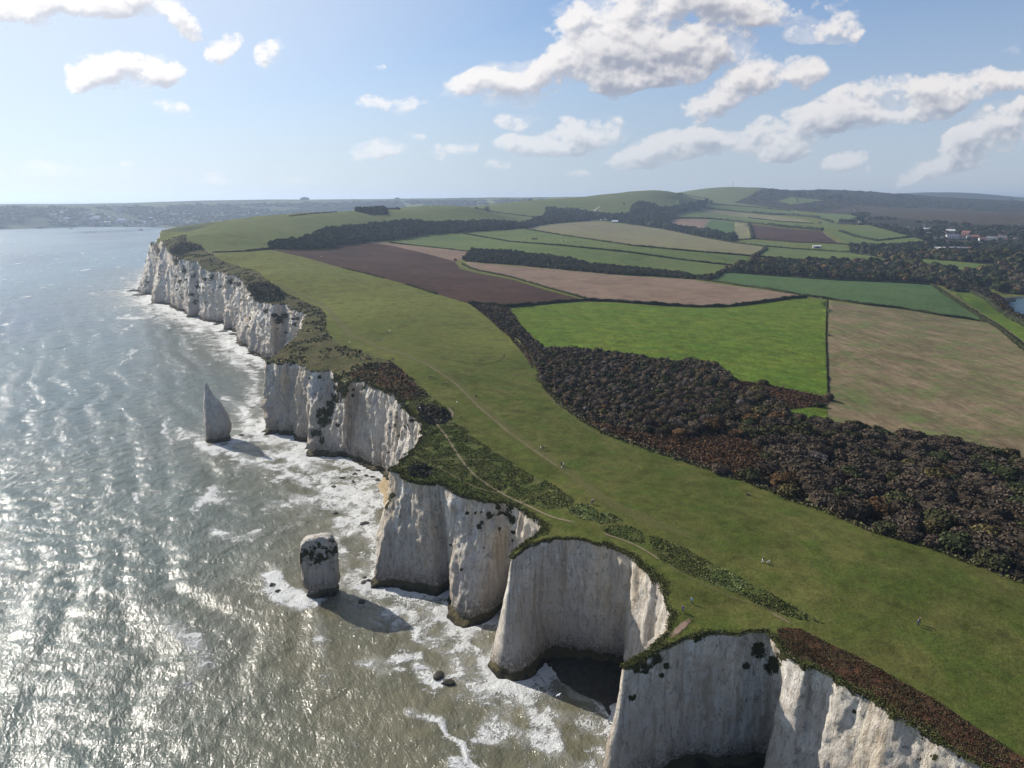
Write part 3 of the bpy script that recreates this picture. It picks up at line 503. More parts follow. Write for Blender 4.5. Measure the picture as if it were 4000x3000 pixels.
def loft(name, i0, i1, rows, main):
    idx = np.arange(i0, i1) % M; nI = len(idx); TXY = RIMXY[idx]; TZ = RIMZ[idx]; FXY = foot[idx]; nn = rn[idx]
    # smooth the direction the face looks in
    k = 9 if main else 3; pad = np.concatenate([nn[:1].repeat(k, 0), nn, nn[-1:].repeat(k, 0)]); sm = np.stack([np.convolve(pad[:, j], np.ones(2*k+1)/(2*k+1), 'valid') for j in (0, 1)], 1); sm /= np.linalg.norm(sm, axis=1)[:, None]+1e-9
    tj = np.linspace(0, 1, rows)[None, :]; prof = tj**1.15
    X = TXY[:, :1]*(1-prof)+FXY[:, :1]*prof; Y = TXY[:, 1:]*(1-prof)+FXY[:, 1:]*prof; Zc = TZ[:, None]*(1-tj)+(-2.5)*tj
    r = np.hypot(X, Y); amp = np.clip(r/170, .8, 2.6)*(1 if main else 1.5)
    s = np.concatenate([[0], np.cumsum(np.hypot(*np.diff(TXY, axis=0).T))])[:, None]+0*tj
    fl = fbm(P3(X/5, Y/5, Zc/26), 4, .55)*.95; cr_ = fbm(P3(X/2.6, Y/2.6, Zc/3.6+9), 4, .6)*.42; bg_ = fbm(P3(X/14, Y/14, Zc/18), 2)*1.1
    lay = pnoise(P3(X/60, Y/60, Zc/1.6))*.12; win = np.clip(tj*9, 0, 1)**.6
    disp = amp*(fl+cr_*1.1+bg_*.7+lay)*win
    notch = -1.1*np.exp(-((Zc-1.7)/.9)**2)+1.3*np.clip((1.2-Zc)/1.2, 0, 1); disp = disp+notch*np.clip(TZ[:, None]/12-.6, 0, 1)
    thinw = np.minimum(1, .35+np.minimum(np.abs(sidx[idx]-23.5), np.abs(sidx[idx]-42))/7)[:, None]; disp = disp*thinw
    X = X+sm[:, :1]*disp; Y = Y+sm[:, 1:]*disp; V = np.stack([X, Y, Zc], -1)
    V[:, 0] = np.column_stack([TXY, TZ])
    # vegetation hanging from the rim and in patches
    below = TZ[:, None]-Zc; edge = .9+1.6*np.clip(fbm(P3(X/6, Y/6, 2), 3)+.3, 0, 2); vg = np.clip(1.15-below/edge, 0, 1)*.75
    f_ = Y*CP-(Zc-H)*SP; U_ = 2000+F*X/np.maximum(f_, 1); V_ = 1500-F*(Y*SP+(Zc-H)*CP)/np.maximum(f_, 1)
    facing = (sm[:, :1]*X+sm[:, 1:]*Y) < 0
    if main:
        for (su, sv_, sr) in spots:
            d = np.hypot(U_-su, (V_-sv_)*1.0)/sr; q = np.clip(1.25-d, 0, .85); vg = np.maximum(vg, np.where(facing & (f_ > 10), q, 0))
    I, J = np.meshgrid(np.arange(nI-1), np.arange(rows-1), indexing='ij'); a_ = I*rows+J; q = np.stack([a_, a_+1, a_+rows+1, a_+rows], -1).reshape(-1, 4)
    if ORI > 0: q = q[:, ::-1]
    return V.reshape(-1, 3), q, vg.ravel(), V
iM = int(np.searchsorted(sidx, NMAIN+4))
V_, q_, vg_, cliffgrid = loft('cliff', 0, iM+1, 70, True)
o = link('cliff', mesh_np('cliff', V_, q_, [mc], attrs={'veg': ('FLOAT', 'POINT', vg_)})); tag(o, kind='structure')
V_, q_, vg_, _ = loft('cliff', iM, M+1, 5, False)
o = link('shore_bank', mesh_np('shore_bank', V_, q_, [GM['sand']])); tag(o, kind='structure')
# ------------------------------------------------------------------ the sea
az = np.concatenate([np.arange(R(-75), R(-37.5), R(.6)), np.arange(R(-37.5), R(24), R(.085)), np.arange(R(24), R(75), R(.6))])
lr = np.concatenate([np.arange(math.log(50), math.log(95), .02), np.arange(math.log(95), math.log(900), .0042), np.arange(math.log(900), math.log(4500), .012), np.arange(math.log(4500), math.log(120000), .15)]); rr_ = np.exp(lr)
RR, AZ = np.meshgrid(rr_, az, indexing='ij'); SX = RR*np.sin(AZ); SY = RR*np.cos(AZ)
# distance to the foot of the cliffs
fp = foot[:iM:4]; D = np.full(SX.size, 400.); near = np.nonzero((RR.ravel() < 1500) & (RR.ravel() > 90))[0]
sx, sy = SX.ravel().astype(np.float32), SY.ravel().astype(np.float32); fp32 = fp.astype(np.float32)
for i in range(0, len(near), 20000):
    k = near[i:i+20000]; D[k] = np.sqrt(((sx[k, None]-fp32[None, :, 0])**2+(sy[k, None]-fp32[None, :, 1])**2).min(1))
D = D.reshape(SX.shape)
zc = -H; f_ = SY*CP-zc*SP; U_ = 2000+F*SX/np.maximum(f_, 1); V_ = 1500-F*(SY*SP+zc*CP)/np.maximum(f_, 1)
sc_w = np.clip(RR/220, 1, 3.5)
foam = .78*np.exp(-(D/(5*sc_w))**1.3)+.36*np.exp(-D/(26*sc_w**.6))
# lines and patches of broken water (their centre lines traced on the sea)
ST_F = [([(1180,1730),(1100,1740),(1000,1700),(960,1620),(990,1540)],38,.75),([(1000,1480),(960,1420),(900,1370)],26,.6),([(1060,1760),(1150,1790),(1230,1840),(1330,1880)],34,.8),([(900,1770),(1000,1800),(1100,1830),(1200,1890)],26,.72),([(1330,1900),(1380,1940),(1420,2000),(1450,2060)],60,.95),([(1270,1900),(1350,1960),(1480,1960)],50,.85),
 ([(1050,1970),(1200,1950),(1330,1990)],34,.5),([(1080,2080),(1200,2000)],18,.3),([(1340,2050),(1440,2080)],40,.85),([(700,1690),(760,1710),(830,1755),(900,1740)],22,.8),([(900,1720),(960,1700),(1020,1690)],24,.65),([(930,1830),(1000,1800)],26,.5),
 ([(770,1975),(810,1940),(840,1915)],18,.85),([(840,1950),(920,1945)],18,.6),([(840,2075),(900,2080),(960,2095),(1030,2085)],14,.75),([(900,2110),(990,2105)],10,.5),([(1060,2250),(1090,2300),(1150,2340),(1230,2345)],34,.9),([(1040,2290),(1120,2350)],24,.7),
 ([(1320,2100),(1340,2170),(1350,2230)],24,.6),([(1330,2280),(1400,2310),(1480,2350)],30,.75),([(1440,2410),(1430,2430),(1475,2450)],10,.75),([(1500,2400),(1600,2400),(1700,2420),(1760,2470),(1850,2540),(1890,2600)],32,.8),([(1550,2440),(1720,2500),(1860,2590)],36,.55),
 ([(1420,2600),(1500,2580),(1600,2560),(1640,2560)],20,.6),([(1450,2610),(1560,2610)],18,.55),([(1630,2620),(1700,2650),(1760,2630),(1900,2640)],30,.75),([(1620,2610),(1680,2640)],14,.9),([(1780,2600),(1880,2660),(1990,2740)],44,.72),([(1900,2660),(2000,2700),(2080,2780),(2150,2860),(2205,2940)],28,1.),
 ([(1900,2850),(2000,2850),(2100,2890),(2190,2950)],38,.72),([(2120,2760),(2250,2830),(2330,2880)],60,.48),([(1870,2760),(1980,2800)],36,.45),([(2200,2960),(2320,3000)],44,.6),([(1600,2800),(1680,2790),(1750,2790)],14,.8),([(1740,2790),(1770,2850),(1800,2920),(1840,2980),(1900,3040)],16,1.),
 ([(1860,2880),(1960,2900)],24,.5),([(1780,2990),(1850,3010)],30,.8),([(2190,2650),(2220,2700),(2260,2710),(2320,2710),(2370,2760)],14,.7),([(2110,2620),(2180,2660)],12,.4),
 ([(520,1930),(540,1945)],9,.8),([(215,1990),(245,1985)],8,.7),([(460,1240),(550,1238),(600,1235)],7,.7),([(560,1215),(640,1215),(700,1235),(740,1290),(860,1310)],16,.6),([(760,1265),(900,1310),(960,1370)],18,.7),([(470,1140),(530,1130)],5,.6),([(540,1170),(620,1200)],8,.5),([(650,1650),(640,1690),(700,1740)],9,.55),([(1400,2325),(1480,2340)],20,.6)]
_n1 = fbm(P3(SX/11, SY/11, 31), 3); _n2 = fbm(P3(SX/11, SY/11, 47), 3); _k = np.clip(RR/200, .5, 3)
UU, VV = U_+_n1*34/_k, V_+_n2*30/_k
for pl, rad, stg in ST_F:
    rad = rad*1.15; stg = stg*.9
    lo = min(p[0] for p in pl)-3*rad, max(p[0] for p in pl)+3*rad, min(p[1] for p in pl)-3*rad, max(p[1] for p in pl)+3*rad
    k = np.nonzero((U_ > lo[0]) & (U_ < lo[1]) & (V_ > lo[2]) & (V_ < lo[3])); u, v = UU[k], VV[k]; d = np.full(len(u), 1e9)
    for p, q in zip(pl[:-1], pl[1:]):
        ex, ey = q[0]-p[0], q[1]-p[1]; tt = np.clip(((u-p[0])*ex+(v-p[1])*ey)/(ex*ex+ey*ey), 0, 1); d = np.minimum(d, np.hypot(u-p[0]-tt*ex, v-p[1]-tt*ey))
    foam[k] = np.maximum(foam[k], stg*np.exp(-(d/rad)**2))
foam *= np.clip(1+.55*fbm(P3(SX/6, SY/6, 3), 3)+.35*fbm(P3(SX/22, SY/22, 5), 2), .2, 1.35)*np.clip((6000-RR)/3000, 0, 1)
WX = SX+11*fbm(P3(SX/75, SY/75, 1), 3); WY = SY+11*fbm(P3(SX/75, SY/75, 7), 3)
ph = (WX*.87+WY*.49)*2*math.pi/17; sw = np.sin(ph)+.25*np.sin(2*ph+.7)+.55*np.sin((WX*.78+WY*.62)*2*math.pi/31+1)
env = .55+.6*fbm(P3(SX/70, SY/70, 4), 2)
ZS = .32*sw*env*np.clip(1.6-RR/1200, 0, 1)*np.clip(D/12, .15, 1)+.35*fbm(P3(SX/9, SY/5.5, 2), 3)*np.clip(1.4-RR/700, 0, 1)
ZS += .5*np.clip(foam-.8, 0, .2)*2*np.clip(D/15, 0, 1)
ZS[RR < 96] = 0
murk = np.clip(.95*np.exp(-(D/75)**1.2)+.55*np.exp(-((U_-1500)/700)**2)*(V_ > 1600)*np.clip((V_-1600)/800, 0, 1)+.12*fbm(P3(SX/40, SY/40, 8), 3), 0, 1)
foam += np.clip(sw-.75, 0, 1)*np.clip(env, 0, 1.3)*np.exp(-D/90)*np.clip((D-8)/20, 0, 1)*.9*np.clip((1200-RR)/500, 0, 1)
mw, t, b = material('sea water'); P = t.new('ShaderNodeNewGeometry').outputs['Position']
fa = t.attr('foam'); mk = t.attr('murk')
q = t.vmath('ADD', P, t.vmath('MULTIPLY', t.vmath('SUBTRACT', t.new('ShaderNodeTexNoise').outputs['Color'], (.5,.5,.5)), (0, 0, 0)))
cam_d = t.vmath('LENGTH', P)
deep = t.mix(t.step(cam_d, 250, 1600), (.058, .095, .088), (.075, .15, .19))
patch = t.noise(t.sc(P, 1, .6, 1), .004, 4, .55); deep = t.mix(t.math('MULTIPLY', t.step(patch, .45, .62), t.step(cam_d, 300, 900)), deep, (.022, .065, .115))
wcol = t.mix(mk, deep, (.135, .125, .078)); wcol = t.mix(t.math('MULTIPLY', t.step(t.noise(P, .05, 4), .4, .65), .35), wcol, (.075, .085, .06))
# lace of foam
wn = t.new('ShaderNodeTexNoise'); t.put(wn.inputs['Vector'], P); wn.inputs['Scale'].default_value = .22; wn.inputs['Detail'].default_value = 4
Pd = t.vmath('ADD', P, t.vmath('MULTIPLY', t.vmath('SUBTRACT', wn.outputs['Color'], (.5, .5, .5)), (9., 9., 0)))
def cell(scale, sx, sy):
    v = t.new('ShaderNodeTexVoronoi', feature='DISTANCE_TO_EDGE'); t.put(v.inputs['Vector'], t.sc(t.rotz(Pd, R(25)), sx, sy, .2)); v.inputs['Scale'].default_value = scale; return v.outputs['Distance']
l2 = t.noise(P, 1.4, 4, .7, .8); lm = t.noise(P, .10, 4, .65, .6)
wd_ = t.math('ADD', t.math('MULTIPLY', t.math('SUBTRACT', fa, .34), .40), t.math('ADD', t.math('MULTIPLY', t.math('SUBTRACT', lm, .5), .7), t.math('MULTIPLY', t.math('SUBTRACT', l2, .5), .22)))
c1 = t.math('SUBTRACT', wd_, cell(.42, 1, .6)); c2 = t.math('SUBTRACT', wd_, t.math('MULTIPLY', cell(1.1, 1, .6), .8))
fm = t.math('MAXIMUM', t.step(c1, -.05, .05), t.math('MULTIPLY', t.step(c2, -.04, .06), .85)); fm = t.math('MULTIPLY', fm, t.step(fa, .05, .2))
fm = t.math('MAXIMUM', fm, t.math('MULTIPLY', t.step(fa, .12, .6), .22))
# whitecaps on the open water
wc = t.noise(t.sc(t.rotz(P, R(-15)), 1, .35, 1), .11, 5, .62); wc = t.math('MULTIPLY', t.step(wc, .655, .71), t.step(l2, .5, .66)); fm = t.math('MAXIMUM', fm, t.math('MULTIPLY', wc, .8)); wf = t.noise(t.sc(t.rotz(P, R(-20)), 1, .3, 1), .045, 6, .68); wf = t.math('MULTIPLY', t.step(wf, .60, .68), t.step(cam_d, 350, 800)); fm = t.math('MAXIMUM', fm, t.math('MULTIPLY', wf, .55))
t.put(b.inputs['Base Color'], t.mix(fm, wcol, t.mix(l2, (.42, .43, .42), (.86, .86, .84))))
t.put(b.inputs['Roughness'], t.math('MULTIPLY_ADD', fm, .6, t.step(cam_d, 200, 3000, .14, .34, False)))
b.inputs['IOR'].default_value = 1.33; b.inputs['Specular IOR Level'].default_value = .7
w1 = t.noise(t.sc(t.rotz(P, R(-28)), 1, .38, 1), .55, 4, .6, .3); w2 = t.noise(t.sc(t.rotz(P, R(12)), 1, .5, 1), .17, 3, .55, .4); w3 = t.noise(P, 1.7, 3, .6, .3); w4 = t.noise(t.sc(t.rotz(P, R(30)), 1, .4, 1), .035, 3, .55)
hh = t.math('ADD', t.math('MULTIPLY', w1, 1.0), t.math('ADD', t.math('MULTIPLY', w2, 1.5), t.math('ADD', t.math('MULTIPLY', w3, .42), t.math('MULTIPLY', w4, 3.5))))
hh = t.math('MULTIPLY', hh, t.step(cam_d, 300, 2500, 1., 2.6, False)); hh = t.math('ADD', hh, t.math('MULTIPLY', fm, t.math('MULTIPLY_ADD', l2, 1.6, .2))); bn = t.bump(hh, 1., .44); t.l.new(bn.outputs[0], b.inputs['Normal'])
nr, na = SX.shape; I, J = np.meshgrid(np.arange(nr-1), np.arange(na-1), indexing='ij'); a_ = (I*na+J).ravel(); q_ = np.stack([a_, a_+na, a_+na+1, a_+1], -1)[:, ::-1]
cx_ = SX.ravel()[a_]; cy_ = SY.ravel()[a_]; hidden = pip(RIMXY[::6], cx_, cy_)&(D.ravel()[a_] > 25)&(np.hypot(cx_, cy_) < 3000); q_ = q_[~hidden]
o = link('sea', mesh_np('sea', np.stack([SX, SY, ZS], -1).reshape(-1, 3), q_, [mw], attrs={'foam': ('FLOAT', 'POINT', foam), 'murk': ('FLOAT', 'POINT', murk)})); tag(o, kind='structure')
x0 = 60
m = MB(); m.add([(-120000,-120000,-3),(120000,-120000,-3),(120000,120000,-3),(-120000,120000,-3)], [(0,1,2,3)]); o = m.build('sea', mw); tag(o, kind='structure')

# ------------------------------------------------------------------ haze
m = MB(); m.box(-15500, 15500, -1500, 15500, -4.2, 235)
mh = bpy.data.materials.new('haze'); mh.use_nodes = True; nt = mh.node_tree; nt.nodes.clear()
ou = nt.nodes.new('ShaderNodeOutputMaterial'); pv = nt.nodes.new('ShaderNodeVolumePrincipled'); nt.links.new(pv.outputs[0], ou.inputs['Volume'])
pv.inputs['Color'].default_value = (.62, .77, 1, 1); pv.inputs['Density'].default_value = HAZE_DENSITY; pv.inputs['Anisotropy'].default_value = .4
hz_o = m.build('haze', mh); tag(hz_o, kind='stuff')
# ------------------------------------------------------------------ sea stacks and rocks
def stack_mesh(name, u0, v0, outline, depth, seed, mat, rows=90, cols=110):
    """outline: (v, u left, u right) from the top down, read at the stack's own distance"""
    bx, by = up(u0, v0, 0.); r = math.hypot(bx, by); ez = np.array([bx, by])/r; ex = np.array([ez[1], -ez[0]])
    o = np.array(outline, float); a, b_, c_ = ray(u0, o[:, 0]); zz = H+c_/np.hypot(a, b_)*r
    def lat(u, v): a, b_, c_ = ray(u, v); t = r/(a*ez[0]+b_*ez[1]); return (a*ex[0]+b_*ex[1])*t
    L = np.array([lat(q[1], q[0]) for q in o]); Rr = np.array([lat(q[2], q[0]) for q in o]); k = np.argsort(zz)
    z = np.linspace(-2, zz.max(), rows); Lz = np.interp(z, zz[k], L[k]); Rz = np.interp(z, zz[k], Rr[k]); V = []
    th = np.linspace(0, 2*math.pi, cols, endpoint=False); c0 = (Lz+Rz)/2; hw = (Rz-Lz)/2
    for i in range(rows):
        cx = np.sign(np.cos(th))*np.abs(np.cos(th))**.5; sx = np.sign(np.sin(th))*np.abs(np.sin(th))**.5
        dp = depth*(.55+.45*hw[i]/hw.max())*min(1, .12+hw[i]/hw.max()*1.2)
        V.append(np.stack([c0[i]+cx*hw[i], sx*dp, np.full(cols, z[i])], 1))
    V = np.array(V); nn = np.stack([np.cos(th), np.sin(th), 0*th], 1)
    n_ = fbm(V*np.array([.32, .32, .09])+seed, 5, .55)*.75+fbm(V*np.array([1.1, 1.1, .6])+seed, 3)*.16+pnoise(V*np.array([.05, .05, .55])+seed)*.2
    n_ -= .55*np.exp(-((V[..., 2]-2.6)/1.)**2)-.5*np.clip((1.2-V[..., 2])/1.5, 0, 1)
    V = V+nn[None]*(n_*np.clip(hw/2.5, .12, 1)[:, None])[..., None]; V[-1, :, 2] += fbm(V[-1]*.6+seed, 2)*.5
    W3 = np.concatenate([V.reshape(-1, 3), [[c0[-1], 0, z[-1]+.1]]])
    xy = W3[:, :1]*ex+W3[:, 1:2]*ez+np.array([bx, by])+ez*depth*.9
    I, J = np.meshgrid(np.arange(rows-1), np.arange(cols), indexing='ij'); a_ = I*cols+J; a2 = I*cols+(J+1) % cols
    q = np.stack([a_, a2, a2+cols, a_+cols], -1).reshape(-1, 4); tri = [[(rows-1)*cols+j, (rows-1)*cols+(j+1) % cols, rows*cols, rows*cols] for j in range(cols)]
    org = np.array([bx, by])+ez*depth*.9; P_ = np.column_stack([xy-org, W3[:, 2]])
    tris = np.concatenate([q[:, [0, 1, 2]], q[:, [0, 2, 3]], np.array(tri)[:, :3]])
    if np.cross(ex, ez) < 0: tris = tris[:, ::-1]
    return P_, tris, (org[0], org[1], 0), W3
out1 = [(1500,799,808),(1530,797,822),(1563,797,846),(1600,798,874),(1640,800,893),(1667,801,904),(1690,803,903),(1715,804,901),(1735,806,897)]
P_, q_, org, W3 = stack_mesh('sea_stack', 850, 1727, out1, 4.2, 3.1, mc)
o = link('sea_stack', mesh_np('sea_stack', P_, q_, [mc], attrs={'veg': ('FLOAT', 'POINT', np.zeros(len(P_)))}), loc=org)
tag(o, 'tall pointed white chalk pinnacle shaped like a fin, standing in foam', 'sea stack')
out2 = [(2104,1206,1296),(2110,1190,1304),(2120,1180,1309),(2132,1175,1313),(2150,1174,1318),(2200,1173,1324),(2260,1176,1328),(2300,1185,1330),(2332,1200,1318),(2350,1205,1312)]
P_, q_, org, W3 = stack_mesh('sea_stack', 1250, 2336, out2, 2.5, 8.7, mc)
vg = np.clip(1-np.abs(W3[:, 2]-15.2)/5.2, 0, 1)*.60*(W3[:, 1] < .8)+.14*(W3[:, 2] > 8)
o = link('sea_stack', mesh_np('sea_stack', P_, q_, [mc], attrs={'veg': ('FLOAT', 'POINT', vg)}), loc=org)
tag(o, 'blocky flat topped chalk stack with black lichen band, waves breaking round it', 'sea stack')

mrock = plain('wet rock', (.05, .045, .035), .6, .4, .8)
def ico(sub):
    import bmesh
    bm = bmesh.new(); bmesh.ops.create_icosphere(bm, subdivisions=sub, radius=1); v = np.array([tuple(x.co) for x in bm.verts]); f = np.array([[x.index for x in fc.verts] for fc in bm.faces]); bm.free(); return v, f
ICO1, ICO2, ICO3 = ico(1), ico(2), ico(3)
ROCKS = [(1752,2668,1.9,1.1,'rounded dark rock behind a breaking wave'),(1712,2640,1.9,.9,'wedge shaped dark rock ahead of the rounded one'),(1065,2288,1.3,.8,'dark rock in the spray left of the blocky stack'),(1085,2310,.9,.5,'small wet rock in foam by the blocky stack'),
 (1424,2258,.9,.6,None),(1440,2270,1.1,.7,None),(1420,2276,1.4,.5,None),(1412,2350,1.2,.4,None),(1337,1868,1.3,.6,'dark rock in white surf below the fluted cliff'),(1304,1903,1.4,.7,'lone dark rock in white surf off the sandy cove'),(1424,2044,2.,.6,'long dark rock in the widest patch of foam'),(1474,1876,1.6,.7,'boulder at the waterline by the sandy cove'),
 (1455,1864,1.2,.5,None),(1400,1840,1.2,.5,None),(1430,1858,1.,.5,None),(1385,1852,1.3,.5,None),(1378,1880,1.,.4,None),(941,1700,1.4,.6,'small dark rock in foam right of the pointed stack'),(520,1137,9,2.5,'flat ledge off the farthest cliff point'),(545,1152,9,2.5,'low dark ledge under the farthest cliff'),
 (870,1295,5,1.2,None),(905,1305,5,1.2,None),(848,1266,4,1.2,None),(1310,2005,1.2,.5,None),(2150,2600,.9,.5,None),(2180,2610,1.1,.6,None),(2260,2640,.8,.4,None),(2215,2640,1.,.5,None)]
rk = []
for i in range(5):
    v, f = ICO2; rk.append(mesh_np('rock', v*(1+.35*fbm(v*1.3+i*9, 3))[:, None]*np.array([1, .75+.1*i, .8]), f, [mrock], smooth=False))
for i, (u, v, r, h, lab) in enumerate(ROCKS):
    x, y = up(u, v, 0.); o = link('rock', rk[i % 5], loc=(x, y, .1), rotz=i*1.3); o.scale = (r, r*.8, h)
    if lab: tag(o, lab, 'rock')
    else:
        g = 'boulders awash at the foot of the cliffs'; tag(o, 'small dark boulder awash in the foam under the white cliffs', 'rock', g)

# little beaches
def pad(name, px, z, mat, wob=.25):
    w_ = np.array([up(u, v, 0.) for u, v in px]); c = w_.mean(0); rings = []
    for f, zz in ((1.12, -.4), (1., .02), (.8, z*.5), (.5, z*.9), (.2, z)): rings.append(np.column_stack([c+(w_-c)*f, np.full(len(w_), zz)]))
    n_ = len(w_); V = np.concatenate(rings+[np.array([[*c, z]])]); V[:, 2] += wob*fbm(V/3, 2); F_ = []
    for i in range(4):
        for j in range(n_): a_, b2 = i*n_+j, i*n_+(j+1) % n_; F_ += [(a_, b2, b2+n_), (a_, b2+n_, a_+n_)]
    F_ += [(4*n_+j, 4*n_+(j+1) % n_, 5*n_) for j in range(n_)]
    o = link(name, mesh_np(name, V, F_, [mat])); return tag(o, kind='structure')
pad('beach', [(1465,1890),(1500,1862),(1525,1868),(1545,1900),(1540,1960),(1505,1990),(1490,1940)], .5, GM['sand'])
pad('beach', [(2130,2590),(2200,2560),(2310,2570),(2450,2580),(2470,2640),(2430,2740),(2380,2790),(2330,2740),(2240,2700),(2190,2650)], .7, GM['shingle'], .4)
pad('beach', [(2700,3010),(2850,2975),(3000,2985),(3080,3020),(3080,3120),(2850,3130),(2700,3100)], .7, GM['shingle'], .4)

# ------------------------------------------------------------------ foliage building blocks
mf, t, b = material('foliage'); at = t.new('ShaderNodeAttribute', attribute_name='tint').outputs['Color']
oi = t.new('ShaderNodeObjectInfo').outputs['Random']; P = t.new('ShaderNodeNewGeometry').outputs['Position']
vm = t.new('ShaderNodeVectorMath', operation='SCALE'); t.put(vm.inputs[0], at); t.put(vm.inputs['Scale'], t.math('MULTIPLY_ADD', oi, .5, .75)); t.put(b.inputs['Base Color'], vm.outputs[0])
b.inputs['Roughness'].default_value = 1; b.inputs['Specular IOR Level'].default_value = .05
mbark = plain('bark', (.12, .105, .09), .9, .3, 3)
def quads(C, S, Nrm, tint):
    """leaf-sized faces round centres C, half size S, roughly facing Nrm; returns triangles"""
    n_ = len(C); d = Nrm+rng.normal(size=(n_, 3))*.55; d /= np.linalg.norm(d, axis=1)[:, None]+1e-9
    a_ = np.cross(d, rng.normal(size=(n_, 3))); a_ /= np.linalg.norm(a_, axis=1)[:, None]+1e-9; b_ = np.cross(d, a_); S = np.broadcast_to(np.asarray(S, float), (n_,))[:, None]
    V = np.stack([C-a_*S-b_*S*.6, C+a_*S-b_*S*.8, C+a_*S*.7+b_*S, C-a_*S*.8+b_*S*.7], 1).reshape(-1, 3); k = np.arange(n_)[:, None]*4
    T_ = np.concatenate([k+[0, 1, 2], k+[0, 2, 3]]); return V, T_, np.repeat(tint, 4, 0)
def merge(parts):
    V, T_, C = [], [], []; o = 0
    for v, f, c in parts: V.append(v); T_.append(f+o); C.append(c); o += len(v)
    return np.concatenate(V), np.concatenate(T_), np.concatenate(C)
def fmesh(name, parts, mat=None, smooth=False):
    V, T_, C = merge(parts); C4 = np.column_stack([np.clip(C, 0, 1), np.ones(len(C))])
    return mesh_np(name, V, T_, [mat or mf], smooth=smooth, attrs={'tint': ('FLOAT_COLOR', 'POINT', C4)})
PAL = {'brown': (.086,.066,.047), 'olive': (.055,.055,.026), 'orange': (.105,.063,.030), 'mauve': (.115,.098,.085), 'green': (.044,.052,.023), 'ochre': (.088,.072,.032), 'dark': (.026,.034,.016), 'pine': (.022,.032,.018), 'redbrown': (.088,.05,.031)}
def crown_parts(nq, col, seed, leaf=.085, open_=0.):
    g = np.random.default_rng(seed); nc = 26; cc = g.normal(size=(nc, 3)); cc[:, 2] = np.abs(cc[:, 2])*.9; cc /= np.linalg.norm(cc, axis=1)[:, None]; cc *= np.array([.72, .72, .52])*g.uniform(.75, 1.08, (nc, 1)); cc[:, 2] += .30
    k = g.integers(0, nc, nq); d = g.normal(size=(nq, 3)); d[:, 2] = np.where(d[:, 2] < -.2, -d[:, 2], d[:, 2]); d /= np.linalg.norm(d, axis=1)[:, None]; cr2 = g.uniform(.2, .36, nc)
    C = cc[k]+d*cr2[k][:, None]*g.uniform(.75, 1.08, (nq, 1)); tn = np.array(col)*(1+g.normal(size=(nc, 1))*.22)[k]*(1+g.normal(size=(nq, 1))*.22); tn = np.clip(tn, .01, 1)
    parts = [quads(C, leaf*g.uniform(.6, 1.2, nq), d, tn)]
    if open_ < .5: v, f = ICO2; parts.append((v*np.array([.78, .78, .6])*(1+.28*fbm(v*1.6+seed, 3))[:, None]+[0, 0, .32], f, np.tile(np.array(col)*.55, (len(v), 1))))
    return parts
def sample_poly(pxpoly, spacing, jitter=.45, grow=None):
    w_ = on_ground(*np.array(dens_poly(pxpoly, 40)).T)[:, :2]; x0, y0 = w_.min(0); x1, y1 = w_.max(0)
    if grow is None:
        X, Y = np.meshgrid(np.arange(x0, x1, spacing), np.arange(y0, y1, spacing)); X[::2] += spacing/2; X, Y = X.ravel(), Y.ravel()
        X = X+rng.uniform(-jitter, jitter, X.shape)*spacing; Y = Y+rng.uniform(-jitter, jitter, X.shape)*spacing
    else:
        n_ = int(min(400000, (x1-x0)*(y1-y0)/spacing**2)); X = rng.uniform(x0, x1, n_); Y = rng.uniform(y0, y1, n_); keep = rng.uniform(size=n_) < 1/(1+np.maximum(0, (np.hypot(X, Y)-grow)/grow)*.9)**2; X, Y = X[keep], Y[keep]
    k = pip(w_, X, Y); X, Y = X[k], Y[k]; k = pip(RIMXY, X, Y); return X[k], Y[k]
def fld(i): return FIELDS[i][2]

# ------------------------------------------------------------------ the near wood: the nearest, largest crowns are trees of their own
WOOD = next(f[2] for f in FIELDS if f[0] == 'scrub' and len(f[2]) > 40)
BR = [np.array(on_ground(*np.array(dens_poly(f[2], 40)).T)[:, :2]) for f in FIELDS if f[1] == 'bracken' and f[2][0][0] in (2290, 2863)]
BR += [np.array(on_ground(*np.array(dens_poly(f[2], 40)).T)[:, :2]) for f in FIELDS if f[0] == 'lush' and f[2][0][0] == 3068]
def uvof(x, y, z): f_ = y*CP-(z-H)*SP; return 2000+F*x/f_, 1500-F*(y*SP+(z-H)*CP)/f_
X, Y = sample_poly(WOOD, 4.8, .5)
ok = np.ones(len(X), bool)
for w_ in BR: ok &= ~pip(w_, X, Y)
X, Y = X[ok], Y[ok]; Zg = zt(X, Y); U, V_ = uvof(X, Y, Zg)
# big trees to the lower right, blackthorn scrub to the upper left
big = np.clip((U-2450)/350, 0, 1)*np.clip((V_-1430-(2900-U)*.1)/200, 0, 1); big = np.where(U > 2950, np.maximum(big, .8), big)
wl = on_ground(*np.array(dens_poly(WOOD, 40)).T)[:, :2]; ed = np.array([np.hypot(wl[:, 0]-x, wl[:, 1]-y).min() for x, y in zip(X, Y)])
rad = (1.25+rng.uniform(0, .9, len(X))+big*rng.uniform(.8, 4.0, len(X)))*np.clip(ed/7+.45, .45, 1)*np.where(U < 2080, .7, 1)
ok = (ed > 1.2); X, Y, Zg, U, V_, rad, big, ed = [q[ok] for q in (X, Y, Zg, U, V_, rad, big, ed)]
order = np.argsort(-rad); keepm = np.zeros(len(X), bool); kx = []
for i in order:        # thin out where big crowns already stand
    if all((X[i]-X[j])**2+(Y[i]-Y[j])**2 > (.52*(rad[i]+rad[j]))**2 for j in kx): kx.append(i)
kx = np.array(kx); show = rad[kx]/np.hypot(X[kx], Y[kx]); vis = (U[kx] > 1990) & (U[kx] < 4080) & (V_[kx] > 1340)
